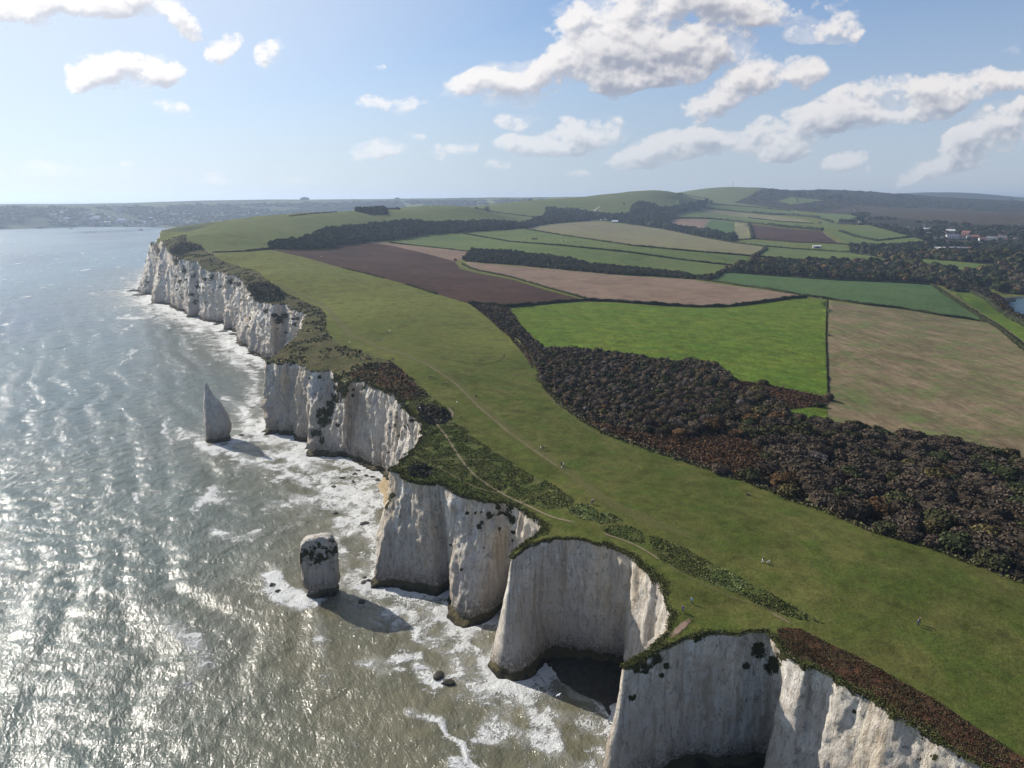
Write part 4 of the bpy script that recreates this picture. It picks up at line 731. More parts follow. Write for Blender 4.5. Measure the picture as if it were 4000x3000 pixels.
rank = kx[np.argsort(-np.where(vis, show, 0))]; things, rest = rank[:300], rank[300:]
KINDS = [('brown', 'dark brown leafless crown in the dense wood beside the coastal meadow'), ('olive', 'olive green bushy crown in the dense wood beside the coastal meadow'), ('orange', 'rusty orange autumn crown in the dense wood beside the coastal meadow'), ('mauve', 'pale grey twiggy crown in the dense wood beside the coastal meadow'),
         ('brown', None), ('ochre', 'yellowish brown crown in the dense wood beside the coastal meadow'), ('brown', None), ('green', 'dark green ivy covered crown in the dense wood beside the coastal meadow')]
tr = MB(); tr.tube([(0,0,-.3),(.02,.01,.15),(.0,.03,.4)], [.075,.055,.04], 6)
for k in range(6):
    a_ = k*1.05; tr.tube([(0,.02,.2+.03*k),(.2*math.cos(a_),.2*math.sin(a_),.45),(.48*math.cos(a_),.48*math.sin(a_),.72)], [.03,.02,.008], 5)
trunk_me = tr.mesh('trunk', mbark)
variants = []
for i in range(12):
    col = KINDS[i % 8][0] if i < 8 else ['brown', 'olive', 'brown', 'orange'][i-8]
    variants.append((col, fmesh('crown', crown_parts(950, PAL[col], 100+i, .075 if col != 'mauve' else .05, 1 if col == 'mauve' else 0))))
lab = {c: l for c, l in KINDS if l}
pick = rng.choice(12, len(X), p=np.array([.17, .08, .04, .02, .19, .06, .14, .08, .1, .05, .05, .02]))
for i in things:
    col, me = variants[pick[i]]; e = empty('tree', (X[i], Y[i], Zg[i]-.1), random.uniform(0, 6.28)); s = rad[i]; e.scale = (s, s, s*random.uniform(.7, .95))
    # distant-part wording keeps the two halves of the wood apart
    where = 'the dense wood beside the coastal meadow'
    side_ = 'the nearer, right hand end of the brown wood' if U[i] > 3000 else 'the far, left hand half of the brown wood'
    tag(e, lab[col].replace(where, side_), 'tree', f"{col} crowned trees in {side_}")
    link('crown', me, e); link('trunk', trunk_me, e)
# the rest of the wood and the scrub under it
LOWT = {}
def low_template(col, seed, nq=34, leaf=.2):
    k = (col, seed, nq)
    if k not in LOWT:
        g = np.random.default_rng(seed); v, f = ICO1; d = g.normal(size=(nq, 3)); d[:, 2] = np.abs(d[:, 2]); d /= np.linalg.norm(d, axis=1)[:, None]; c = np.array(PAL[col] if isinstance(col, str) else col)
        cv_ = v*np.array([.9, .9, .72])*(1+.3*fbm(v*1.4+seed, 2))[:, None]+[0, 0, .45]
        tint = c*(1+g.normal(size=(nq, 1))*.25)
        LOWT[k] = merge([(cv_, f, np.tile(c*.85, (len(v), 1))*(1+g.normal(size=(len(v), 1))*.12)), quads(d*np.array([.92, .92, .75])+[0, 0, .45], leaf, d, tint)])
    return LOWT[k]
def plant(X, Y, Zg, rad, cols, name, label=None, cat=None, nq=34, hs=1., variants_=4, kind='stuff', leaf=.2):
    parts = []; cols = np.asarray(cols); vs = rng.integers(0, variants_, len(X))
    for c in np.unique(cols):
        for s in range(variants_):
            k = np.nonzero((cols == c) & (vs == s))[0]
            if not len(k): continue
            v, f, tn = low_template(str(c), s+1, nq, leaf); a_ = rng.uniform(0, 6.28, len(k)); R_ = rad[k][:, None]; ca, sa = np.cos(a_)[:, None], np.sin(a_)[:, None]; hh = hs*rng.uniform(.8, 1.25, (len(k), 1))
            VX = (v[None, :, 0]*ca-v[None, :, 1]*sa)*R_+X[k][:, None]; VY = (v[None, :, 0]*sa+v[None, :, 1]*ca)*R_+Y[k][:, None]; VZ = v[None, :, 2]*R_*hh+Zg[k][:, None]-.3
            V = np.stack([VX, VY, VZ], -1).reshape(-1, 3); T_ = (f[None]+(np.arange(len(k))*len(v))[:, None, None]).reshape(-1, 3)
            br = rng.normal(size=(len(k), 1, 1))*.2+1; C = np.clip(tn[None]*br, .006, 1).reshape(-1, 3); parts.append((V, T_, C))
    o = link(name, fmesh(name, parts)); tag(o, label, cat, kind=kind); return o
def colmix(n_, d): return rng.choice(list(d), n_, p=np.array(list(d.values()))/sum(d.values()))
rest = rest[:]
plant(X[rest], Y[rest], Zg[rest], rad[rest], colmix(len(rest), {'brown': .6, 'mauve': .06, 'olive': .17, 'orange': .05, 'ochre': .04, 'dark': .08}), 'woodland', 'brown thicket of leafless scrub filling the wood by the meadow', 'woodland', nq=210, leaf=.075)
def carpet(name, polys, n_, size, hgt, cols, label=None, cat=None, kind='stuff', avoid=(), zl=0., mix=None, nz=None):
    XX, YY = [], []
    for pp in polys:
        x, y = sample_poly(pp, size, .6, grow=1e9) if n_ is None else sample_poly(pp, n_, .6)
        XX.append(x); YY.append(y)
    X_, Y_ = np.concatenate(XX), np.concatenate(YY)
    for w_ in avoid: k = ~pip(w_, X_, Y_); X_, Y_ = X_[k], Y_[k]
    if nz is not None: k = fbm(P3(X_/nz[0], Y_/nz[0], 11), 3) > nz[1]; X_, Y_ = X_[k], Y_[k]
    m = len(X_); hN = np.clip(.5+.8*fbm(P3(X_/5, Y_/5, 3), 3), .1, 1.3); C = np.column_stack([X_, Y_, zt(X_, Y_)+zl+rng.uniform(.15, 1, m)*hgt*hN]); cl = np.array([PAL[c] if isinstance(c, str) else c for c in cols]); w8 = np.array(mix or [1]*len(cols), float)
    cn = fbm(P3(X_/6, Y_/6, 5), 3)[:, None]; tn = cl[rng.choice(len(cols), m, p=w8/w8.sum())]*np.clip(1+cn*.45+rng.normal(size=(m, 1))*.25, .3, 2)
    o = link(name, fmesh(name, [quads(C, size*rng.uniform(.5, 1.1, m), np.tile([0, 0, .55], (m, 1)), tn)])); tag(o, label, cat, kind=kind); return o
carpet('scrub', [WOOD], .8, .55, 1.5, ['brown', 'dark', 'redbrown', 'olive'], 'low brown scrub between the trees of the wood', 'scrub', mix=[5, 2, 1, 1], avoid=BR)
polys = lambda mt, nm=None: [f[2] for f in FIELDS if f[0] == mt and (nm is None or f[1] == nm)]
brk = [p for p in polys('bracken') if p[0][0] in (2290, 2863)]
carpet('bracken', brk, .55, .4, .9, ['redbrown', 'redbrown', 'orange', 'brown'], 'rust brown bracken between the meadow and the wood', 'bracken', mix=[4, 3, 2, 1])
nb = [p for p in polys('bracken') if p[0][0] == 3035]
carpet('bracken', nb, .17, .125, .4, [(.10,.055,.032), 'redbrown', 'brown', 'olive', (.08,.09,.03)], 'dark red bracken along the nearest cliff top', 'bracken', mix=[2, 3, 1.4, 1.4, 1], nz=(2.6, -.3))
carpet('bracken', [p for p in polys('bracken') if p[0][0] in (1345, 1832)], .9, .5, .9, ['redbrown', 'brown', 'olive'], 'brown bracken on the cliff top and by the pasture corner', 'bracken')
rg = [p for p in polys('rough')]; 
carpet('rough_grass', rg, .34, .21, .32, [(.09,.11,.03), (.07,.09,.022), (.13,.13,.05), (.055,.072,.018)], 'tussocky dark grass beside the cliff edge', 'grass', nz=(5, -.35))
carpet('rough_grass', polys('rough2'), .33, .22, .4, [(.14,.17,.055), (.18,.18,.08), (.08,.11,.03)], 'pale tussock patches on the mown cliff top', 'grass', nz=(3, -.35))
carpet('rough_grass', polys('slump'), 1.5, .8, .7, [(.15,.125,.065), (.10,.105,.04), (.075,.085,.03), (.12,.085,.05)], 'brownish turf on the slumped far cliff edge', 'grass', nz=(16, .08))
sc2 = [p for p in polys('scrub') if len(p) < 20]
carpet('thicket', sc2[1:3], .45, .45, 1.7, ['brown', 'dark', (.05,.045,.04)], 'dark blackthorn thickets at the cliff edge', 'thicket')
carpet('thicket', [sc2[0], sc2[3]], 1.3, .9, 2.2, ['dark', 'brown', 'green'], 'dark scrub on the far cliff top', 'thicket')
# ragged pale grass along the meadow's inland edge
def band(name, px, width, n_per_m, size, hgt, cols, label, cat, mix=None):
    w_ = on_ground(*np.array(dens_poly(px, 12)[:-1]).T)[:, :2]; w_ = w_[:max(2, len(w_)//1)]
    L = np.concatenate([[0], np.cumsum(np.hypot(*np.diff(w_, axis=0).T))]); n_ = int(L[-1]*n_per_m); s = rng.uniform(0, L[-1], n_); X_ = np.interp(s, L, w_[:, 0]); Y_ = np.interp(s, L, w_[:, 1])
    X_ += rng.normal(size=n_)*width/2; Y_ += rng.normal(size=n_)*width/2; cl = np.array(cols); m = n_
    C = np.column_stack([X_, Y_, zt(X_, Y_)+rng.uniform(.1, 1, m)*hgt]); tn = cl[rng.integers(0, len(cl), m)]*np.clip(1+rng.normal(size=(m, 1))*.25, .4, 2)
    o = link(name, fmesh(name, [quads(C, size*rng.uniform(.5, 1.1, m), np.tile([0, 0, .4], (m, 1)), tn)])); tag(o, label, cat, kind='stuff')
def openline(px): return px+px[-2:0:-1] if False else px
edge_px = [(2104,1468),(2136,1522),(2194,1581),(2294,1653),(2375,1698),(2452,1725),(2542,1757),(2646,1793),(2723,1816),(2836,1857),(2927,1884),(3000,1913),(3090,1952),(3203,1988),(3316,2033),(3407,2074),(3542,2110),(3678,2150),(3768,2191),(3871,2227),(4000,2278)]
def dens_open(pp, d=12):
    out = []
    for p, q in zip(pp[:-1], pp[1:]):
        m = max(1, int(math.hypot(q[0]-p[0], q[1]-p[1])/d)); out += [(p[0]+(q[0]-p[0])*k/m, p[1]+(q[1]-p[1])*k/m) for k in range(m)]
    return out+[pp[-1]]
_dp = dens_poly; dens_poly = lambda pp, d=28: _dp(pp, d)
def band2(*a, **k):
    global dens_poly
    old = dens_poly; dens_poly = lambda pp, d=28: dens_open(pp, d)+[pp[-1]]
    band(*a, **k); dens_poly = old
band2('rough_grass', edge_px, 1.6, 26, .32, .7, [(.17,.15,.085), (.11,.125,.045), (.085,.06,.035)], 'pale dry grass fringe between meadow and wood', 'grass')

# dark rough grass hanging over the near rims
k = np.nonzero((sidx > 0) & (sidx < NMAIN-2) & (np.hypot(*RIMXY.T) < 345))[0]; kk = rng.choice(k, 52000, p=(lambda q: q/q.sum())(1/np.hypot(*RIMXY[k].T)))
rk_ = np.hypot(*RIMXY[kk].T); wv = np.clip(.7+1.5*fbm(P3(RIMXY[kk, 0]/9, RIMXY[kk, 1]/9, 6), 3), .25, 3)*np.clip(rk_/200, .8, 2); dd_ = np.abs(rng.normal(size=len(kk)))*wv-.35; gx_ = RIMXY[kk]-rn[kk]*dd_[:, None]+rng.normal(size=(len(kk), 2))*.2
ins_ = pip(RIMXY, gx_[:, 0], gx_[:, 1]) | (dd_ < .1); gx_ = gx_[ins_]; dd_ = dd_[ins_]; rk_ = rk_[ins_]; C = np.column_stack([gx_, zt(gx_[:, 0], gx_[:, 1])+rng.uniform(-.05, .22, len(gx_))-np.where(dd_ < 0, .35, 0)])
cl_ = np.array([(.075,.085,.026), (.055,.065,.02), (.10,.10,.04), (.065,.05,.025)]); tn = cl_[rng.integers(0, 4, len(C))]*np.clip(1+rng.normal(size=(len(C), 1))*.25, .4, 2)
o = link('rough_grass', fmesh('rough_grass', [quads(C, .135*np.clip(rk_/170, .8, 3)*rng.uniform(.6, 1.2, len(C)), np.tile([0, 0, .6], (len(C), 1)), tn)])); tag(o, 'dark ragged grass fringe hanging along the chalk cliff edge', 'grass', kind='stuff')

# ------------------------------------------------------------------ hedges
def hedge(px, h, wd, label, cols=('dark', 'green', 'olive'), gap=0., cat='hedge', name='hedge'):
    w_ = on_ground(*np.array(dens_open(px, 10)).T)[:, :2]; L = np.concatenate([[0], np.cumsum(np.hypot(*np.diff(w_, axis=0).T))]); tot = L[-1]
    r = np.hypot(*w_.mean(0)); st = max(1.2, r*.002); n_ = max(4, min(900, int(tot/st))); s = np.linspace(0, tot, n_); X_ = np.interp(s, L, w_[:, 0]); Y_ = np.interp(s, L, w_[:, 1])
    if n_ > 12: ker = np.ones(5)/5; X_[2:-2] = np.convolve(X_, ker, 'valid'); Y_[2:-2] = np.convolve(Y_, ker, 'valid')
    tx, ty = np.gradient(X_), np.gradient(Y_); l = np.hypot(tx, ty)+1e-9; nx, ny = -ty/l, tx/l; hh = h*np.clip(1+.5*fbm(P3(s/14, len(px)), 3), .35, 1.7); ww = wd*np.clip(1+.4*fbm(P3(s/11, 4), 2), .4, 1.6)
    if gap: hh = np.where(fbm(P3(s/30, h), 2) > gap, hh, .15)
    Zg_ = zt(X_, Y_); prof = [(-.5, -.3), (-.46, .55), (-.2, .95), (.2, .95), (.46, .55), (.5, -.3)]; V = np.stack([np.stack([X_+nx*a_*ww, Y_+ny*a_*ww, Zg_+b_*hh], 1) for a_, b_ in prof], 1)
    V = V+rng.normal(size=V.shape)*wd*.05; I, J = np.meshgrid(np.arange(n_-1), np.arange(5), indexing='ij'); a_ = (I*6+J).ravel(); T_ = np.concatenate([np.stack([a_, a_+1, a_+7], 1), np.stack([a_, a_+7, a_+6], 1)])
    ends = np.array([[0, 2, 1], [0, 3, 2], [0, 4, 3], [0, 5, 4]]); T_ = np.concatenate([T_, ends, ends[:, ::-1]+(n_-1)*6]); c0 = np.mean([PAL[c] for c in cols], 0)
    nq = int(min(9000, max(200, tot*2.2/max(1, r/700)))); ss = rng.uniform(0, tot, nq); k = np.clip(np.searchsorted(s, ss), 0, n_-1); th = rng.uniform(0, math.pi, nq)
    C = np.column_stack([X_[k]+nx[k]*np.cos(th)*ww[k]*.55, Y_[k]+ny[k]*np.cos(th)*ww[k]*.55, Zg_[k]+hh[k]*(.25+.8*np.sin(th))]); D_ = np.column_stack([nx[k]*np.cos(th), ny[k]*np.cos(th), np.sin(th)])
    tn = np.array([PAL[c] for c in cols])[rng.integers(0, len(cols), nq)]*(1+rng.normal(size=(nq, 1))*.25)
    org = np.array([X_[0], Y_[0], Zg_[0]])
    o = link(name, fmesh(name, [(V.reshape(-1, 3)-org, T_, np.tile(c0*.8, (n_*6, 1))), quads(C-org, max(.3, r*.0007), D_, tn)]), loc=tuple(org)); tag(o, label, cat); return o
HEDGES = [
 ([(1985,1200),(2136,1187),(2271,1176),(2407,1180),(2542,1190),(2723,1201),(2859,1197),(3000,1179),(3090,1165),(3149,1162)],3.2,4.5,'long dark hedge along the top of the bright green pasture'),
 ([(3231,1172),(3226,1300),(3229,1400),(3235,1547)],.8,.8,'thin straight hedge between bright green pasture and tan stubble'),
 ([(3135,1155),(3230,1168),(3362,1188),(3520,1206),(3678,1233),(3814,1252),(3873,1262)],2.6,3.5,'dark hedge between tan stubble and the bluish green crop'),
 ([(2720,1092),(2769,1098),(2904,1118),(3000,1131),(3128,1153)],2.6,3.5,'dark hedge between pink stubble and the bluish green crop'),
 ([(2836,1064),(3000,1077),(3271,1095),(3497,1104),(3633,1112)],2.4,3.5,'hedge in front of the tree belt above the bluish green crop'),
 ([(3640,1112),(3692,1150),(3769,1200),(3840,1246),(3904,1283),(4000,1364),(4080,1420)],3.0,6,'wide scrubby hedge between crop field and the seaside meadow'),
 ([(1809,913),(1995,945),(2226,963),(2452,986),(2678,1017),(2845,1036)],2.6,4,'middle hedge across the pale green pastures, cattle field above it'),
 ([(2045,894),(2181,917),(2452,958),(2678,980),(2938,1001)],2.8,4.5,'hedge below the wide striped stubble field'),
 ([(1520,948),(1600,957),(1720,970),(1836,984)],1.8,2.5,'low hedge between pale green pasture and the pink soil wedge'),
 ([(1805,1032),(1836,1049),(1870,1058),(2000,1084),(2136,1125),(2290,1168)],2.0,3,'low hedge between dark ploughed soil and pink stubble'),
 ([(1339,1048),(1400,1062),(1497,1087)],1.3,2.5,'short scrubby hedge on the seaward edge of the ploughed field'),
 ([(1588,1112),(1640,1128),(1705,1149)],1.5,3,'short dark hedge piece by the near corner of the ploughed field'),
 ([(1832,1185),(1870,1188),(1930,1193),(1985,1200)],2.4,5,'bushy hedge end between ploughed field and bracken strip'),
 ([(2986,963),(2990,975),(2949,999)],3.5,10,'thick hedge on the right end of the striped stubble field'),
 ([(2339,858),(2452,874),(2588,895),(2723,923),(2859,948),(2990,964)],2.8,5,'hedge between the hamlet and the striped stubble field'),
 ([(2640,852),(2774,855),(2923,871),(3000,880)],5,10,'tree hedge above the pink and green field by the hamlet'),
 ([(3000,880),(3075,888),(3150,895),(3211,901)],8,14,'tall tree hedge above the far brown ploughed field'),
 ([(2925,873),(2936,905),(2940,932)],6,9,'hedge on the left side of the far brown ploughed field'),
 ([(2882,938),(2942,934),(3106,947),(3280,953),(3330,959)],3,6,'hedge below the far brown ploughed field'),
 ([(2774,797),(2948,810),(3084,824)],3,7,'uppermost hedge on the slope left of the wooded hill'),
 ([(2745,812),(2850,823),(2948,833)],3,6,'hedge above the thin pinkish strip field'),
 ([(2940,832),(3000,838),(3100,843),(3196,851)],9,16,'row of bushy trees between the far strip fields'),
 ([(2923,851),(3043,866),(3176,874)],3,6,'hedge below the thin pinkish strip field'),
 ([(2990,963),(3100,972),(3296,985),(3400,998)],2.8,5,'hedge crossing by the white roofed farm barn'),
 ([(2940,1001),(3000,1007),(3226,1024),(3330,1030)],3,5,'hedge above the long tree belt on the right'),
 ([(3280,903),(3340,925),(3425,941)],5,10,'hedge curving between the two green fields below the village wood'),
 ([(3425,941),(3490,934),(3561,926)],3.5,6,'short straight hedge between two green fields by the village wood'),
 ([(3520,1005),(3565,1024),(3600,1032)],4,9,'hedge tip dividing the two long green fields below the barns'),
 ([(1855,813),(1930,829),(2000,838),(2090,849)],3,6,'hedge climbing the down toward the left skyline'),
 ([(2651,758),(2700,767),(2758,777)],4,8,'hedge along the brow of the highest near hill'),
 ([(830,987),(900,985),(960,982)],1.6,3,'thin low hedge crossing the cliff top at the far end'),
 ([(960,982),(1000,978),(1066,972)],2.4,5,'darker hedge piece leading into the wooded belt'),
 ([(1130,845),(1226,834),(1316,829)],1.5,3,'thin hedge along the left skyline of the down'),
 ([(1330,823),(1378,822)],4,10,'dark scrub line left of the hilltop copse'),
 ([(1500,819),(1560,818)],4,9,'scrub line right of the hilltop copse'),
 ([(3180,850),(3212,857),(3253,870)],6,12,'trees lining the lane below the small upper field'),
 ([(3719,1137),(3791,1141),(3859,1173),(3904,1216),(3962,1250),(4030,1285)],4.5,10,'thick scrub belt between seaside meadow and the bay'),
]
for px, h, wd, lb in HEDGES: hedge(px, h*.8, wd*.7, lb)
for px, lb in [([(2045,781),(2066,788)],'n'),]: pass

# ------------------------------------------------------------------ woods farther off
dk = {'dark': .45, 'green': .25, 'olive': .15, 'pine': .1, 'ochre': .05}
fl = [f for f in FIELDS if f[1] == 'woodland_floor']
def wood(pp, sp, r0, r1, label, mix=dk, nq=34, hs=1.1, grow=None, leaf=.2):
    X_, Y_ = sample_poly(pp, sp, .5, grow); rr2 = np.hypot(X_, Y_); rad_ = rng.uniform(r0, r1, len(X_))
    if grow: rad_ *= 1+np.maximum(0, (rr2-grow)/grow)*.45
    plant(X_, Y_, zt(X_, Y_), rad_, colmix(len(X_), mix), 'woodland', label, 'woodland', nq=nq, hs=hs, leaf=leaf); return len(X_)
print('W2', wood(fl[1][2], 4.2, 2.0, 3.6, 'autumn scrub belt between pale pasture and pink stubble', {'olive': .3, 'ochre': .2, 'brown': .25, 'green': .25}, 60))
print('W5', wood(fl[2][2], 6., 3.8, 6.5, 'dark wooded belt winding across the foot of the down', dk, 60, 1.15))
wood(fl[3][2], 6, 4, 6, 'dark copse on the hilltop against the skyline', {'dark': .6, 'pine': .4}, 60)
print('W6', wood(fl[4][2], 11, 6.5, 11, 'dark trees at the foot of the high hill', {'dark': .5, 'pine': .25, 'green': .25}, 34))
sky_wood = fl[0][2]
# leave the heath and the upper fields open
open_w = [polyW[i] for i, f in enumerate(FIELDS) if f[1] in ('heath', 'grass_field', 'green_field', 'far_ridge')]
X_, Y_ = sample_poly(sky_wood, 7.6, .5, grow=1000)
for w_ in open_w: k = ~pip(w_, X_, Y_); X_, Y_ = X_[k], Y_[k]
rr2 = np.hypot(X_, Y_); k = rr2 < 6500; X_, Y_, rr2 = X_[k], Y_[k], rr2[k]; rad_ = rng.uniform(3.6, 7.0, len(X_))*(1+np.maximum(0, (rr2-1000)/1000)*.33)
zz = zt(X_, Y_); uu, vv = uvof(X_, Y_, zz)
cl = np.where(rr2 < 1500, colmix(len(X_), {'dark': .34, 'green': .2, 'olive': .16, 'ochre': .12, 'brown': .14, 'orange': .04}), colmix(len(X_), {'dark': .5, 'pine': .2, 'brown': .12, 'olive': .18}))
# clearings round the village and the barns
VIL = [(3700,3880,905,945),(3540,3640,885,897),(3640,3800,962,985),(3860,3990,920,945),(3180,3200,955,970)]
ok = np.ones(len(X_), bool)
rv_ = rng.uniform(size=len(X_))
for a_, b_, c_, d_ in VIL:
    inn = (uu > a_) & (uu < b_) & (vv > c_) & (vv < d_+6); rad_ = np.where(inn, rad_*.62, rad_); ok &= ~(inn & (rv_ < .45))
heathy = (vv > 800) & (vv < 895) & (fbm(P3(X_/260, Y_/260, 9), 3) > -.02) & (rr2 > 2300); ok &= ~heathy
n3 = rr2 < 1700; n5 = rr2 > 3300
plant(X_[ok & n3], Y_[ok & n3], zz[ok & n3], rad_[ok & n3], cl[ok & n3], 'woodland', 'mixed autumn wood on the right reaching down to the bay', 'woodland', nq=60, hs=1.05)
k = ok & ~n3 & n5; plant(X_[k], Y_[k], zz[k]-3, rad_[k], cl[k], 'woodland', 'faint wooded ridge under the right hand skyline', 'woodland', nq=10, hs=.35, leaf=.3)
ok &= ~n5; plant(X_[ok & ~n3], Y_[ok & ~n3], zz[ok & ~n3], rad_[ok & ~n3]*.85, cl[ok & ~n3], 'woodland', 'distant dark woodland round the village and below the ridge', 'woodland', nq=14, hs=.8, leaf=.3)
print('W3', len(X_))
belt = [(2836,1052),(2904,1032),(3000,1025),(3120,1030),(3226,1036),(3384,1040),(3480,1048),(3560,1065),(3640,1085),(3700,1118),(3640,1106),(3497,1098),(3271,1089),(3000,1072),(2836,1062)]
wood(belt, 5.0, 2.8, 5.2, 'tree belt behind the bluish green crop', {'dark': .4, 'green': .2, 'olive': .15, 'orange': .06, 'ochre': .1, 'brown': .1}, 70)
wood([(3700,1130),(3790,1138),(3870,1176),(3915,1222),(3975,1252),(4050,1290),(4050,1262),(3985,1247),(3948,1222),(3925,1190),(3890,1160),(3800,1120),(3700,1110)], 5, 2.6, 4.5, 'brown bushes above the little bay', {'brown': .35, 'olive': .3, 'green': .2, 'orange': .15}, 60)
# Swanage side: dark tree masses over the far hillside
for pp, lb in [([(0,812),(300,815),(500,812),(900,800),(1500,790),(2200,778),(2200,800),(1400,850),(1000,872),(700,884),(300,882),(0,890)], 'trees between the houses of the town across the bay')]:
    X2, Y2 = sample_poly(pp, 42, .5); k = (np.hypot(X2, Y2) > 3300)&(fbm(P3(X2/260, Y2/260, 2), 3) > -.3); X2, Y2 = X2[k], Y2[k]; r2 = rng.uniform(16, 30, len(X2)); plant(X2, Y2, zt(X2, Y2), r2, colmix(len(X2), {'dark': .8, 'pine': .2}), 'woodland', lb, 'woodland', nq=8, hs=.4, leaf=.3)
# single trees
LONE = [(2118,1198,2.2,'dark','n'),]
single = [(1833,1183,1.6,'small dark bush at the near tip of the ploughed field'),(2085,1328,0,''),(2905,1003,0,''),(2800,905,7,'big round dark tree beside the hamlet'),(3350,926,5,'round dark tree in the hedge below the village wood'),(3246,775,15,'left one of two big round trees on the wooded hill'),(3277,775,18,'right one of two big round trees on the wooded hill'),
 (2950,1014,9,'dome shaped brown tree above the long tree belt'),(2408,1056,4,'rounded green tree in the autumn scrub belt'),(1808,1003,1.8,'small rusty bush by the red tractor'),(3325,955,5,'round tree at the bend of the lane'),(3385,1030,7,'round dark tree at the left end of the village tree belt'),
 (2046,781,5,'lone tree on the brow of the down'),(2068,783,5,'small tree right of the lone one on the brow'),(1552,817,5,'small lone tree on the left skyline'),(2498,790,6,'small tree on the open slope above the dark trees'),(2437,797,5,'lone bush in the middle of the high hill')]
for i, (u, v, r, lb) in enumerate(single):
    if not r: continue
    x, y, z = on_ground(u, v)[0]; e = empty('tree', (x, y, z-.1), i); e.scale = (r, r, r); tag(e, lb, 'tree'); col, me = [q for q in variants if q[0] in ('green', 'olive')][i % 2] if i not in (7, 9) else variants[0]
    link('crown', me, e); link('trunk', trunk_me, e)
for i, (u, v) in enumerate([(1190,782),(1552,779)]):
    x, y, z = on_ground(u, v-1)[0]; e = empty('tree', (x, y, z), i); e.scale = (40-14*i, 34-12*i, 19-8*i); tag(e, ['dome shaped clump of trees on the farthest skyline', 'smaller clump of trees on the farthest skyline'][i], 'tree clump'); link('crown', variants[7][1], e)

# ------------------------------------------------------------------ worn paths
def path_mat(name, col, dens):
    m, t, b = material(name); P = t.new('ShaderNodeNewGeometry').outputs['Position']; n_ = t.noise(P, .7, 4, .65); t.put(b.inputs['Base Color'], t.mix(n_, tuple(c*.75 for c in col), tuple(c*1.2 for c in col)))
    e = t.attr('edge'); a_ = t.math('MULTIPLY', t.step(t.math('ADD', e, t.math('MULTIPLY', t.math('SUBTRACT', n_, .5), .9)), .15, .75), dens)
    t.put(b.inputs['Alpha'], a_); return m
PM = {'dirt': path_mat('trodden earth', (.20, .16, .10), .8), 'faint': path_mat('trodden grass', (.145, .135, .05), .38), 'dry': path_mat('dry worn turf', (.19, .16, .08), .6), 'mark': path_mat('dark grass mark', (.045, .06, .014), .7), 'chalk': path_mat('chalk track', (.5, .45, .38), .95), 'dirt2': path_mat('bare pink soil', (.25, .17, .125), .95)}
PATHS = [([(1056,1100),(1150,1143),(1250,1183),(1310,1240),(1370,1310),(1500,1365),(1600,1395)],7,'faint'),([(1590,1392),(1680,1432),(1780,1500),(1880,1600),(2000,1700),(2100,1770),(2190,1832)],1.5,'dry'),([(1500,1362),(1600,1392),(1690,1430),(1780,1495),(1880,1590),(2000,1690),(2120,1775),(2230,1850),(2350,1950),(2450,2010),(2600,2060),(2800,2130)],6,'faint'),
 ([(2180,1825),(2300,1905),(2440,1990),(2600,2040)],3,'faint'),([(1700,1650),(1740,1700),(1780,1762),(1800,1795),(1850,1855),(1920,1905),(1990,1945),(2060,1975),(2150,2020),(2255,2045)],1.1,'dirt'),([(1690,1812),(1760,1853),(1830,1893),(1900,1920),(1985,1930)],.7,'dry'),([(1680,1800),(1780,1795),(1960,1797)],.6,'dry'),
 ([(1722,1690),(1690,1730),(1662,1770),(1680,1805),(1700,1830)],.6,'faint'),([(1640,1572),(1680,1555),(1710,1565)],.9,'dry'),([(1735,1655),(1770,1648),(1800,1640)],1.2,'dry'),([(1748,1590),(1768,1615),(1765,1640)],1.6,'dirt'),
 ([(2345,2080),(2400,2100),(2452,2116),(2520,2148),(2579,2191)],.8,'dirt'),([(2579,2191),(2700,2262),(2850,2332),(3000,2378),(3110,2440)],1.2,'faint'),([(2830,2318),(2880,2345)],1.2,'dry'),([(3000,2390),(3060,2420),(3100,2445)],.8,'dirt'),
 ([(2715,2405),(2690,2425),(2660,2452),(2630,2478),(2600,2502)],1.8,'dirt2'),([(2140,2062),(2165,2070),(2195,2082)],2.2,'dirt2'),([(3672,1122),(3692,1132),(3740,1160),(3800,1200),(3886,1257),(3950,1300),(4010,1345)],2.4,'dry'),
 ([(728,926),(738,945),(780,965),(823,988),(850,1000)],3,'dry'),([(1720,1392),(1760,1408),(1820,1421),(1880,1424),(1940,1414),(1968,1398),(1970,1380)],1.,'mark'),([(2000,1560),(2060,1562),(2120,1570)],.6,'mark'),([(2165,1630),(2200,1632),(2225,1645)],.5,'mark'),([(2225,1697),(2260,1704),(2280,1700)],.5,'mark'),
 ([(2337,843),(2324,832),(2322,822),(2345,806)],6,'chalk'),([(3210,905),(3235,925),(3280,950)],6,'dry'),([(3690,2150),(3800,2200),(4000,2290)],2.5,'faint'),([(2104,1452),(2150,1560),(2300,1680),(2500,1770)],2.,'faint'),([(1778,1025),(1795,1045),(1860,1062),(2000,1091),(2150,1138),(2285,1170)],3,'faint')]
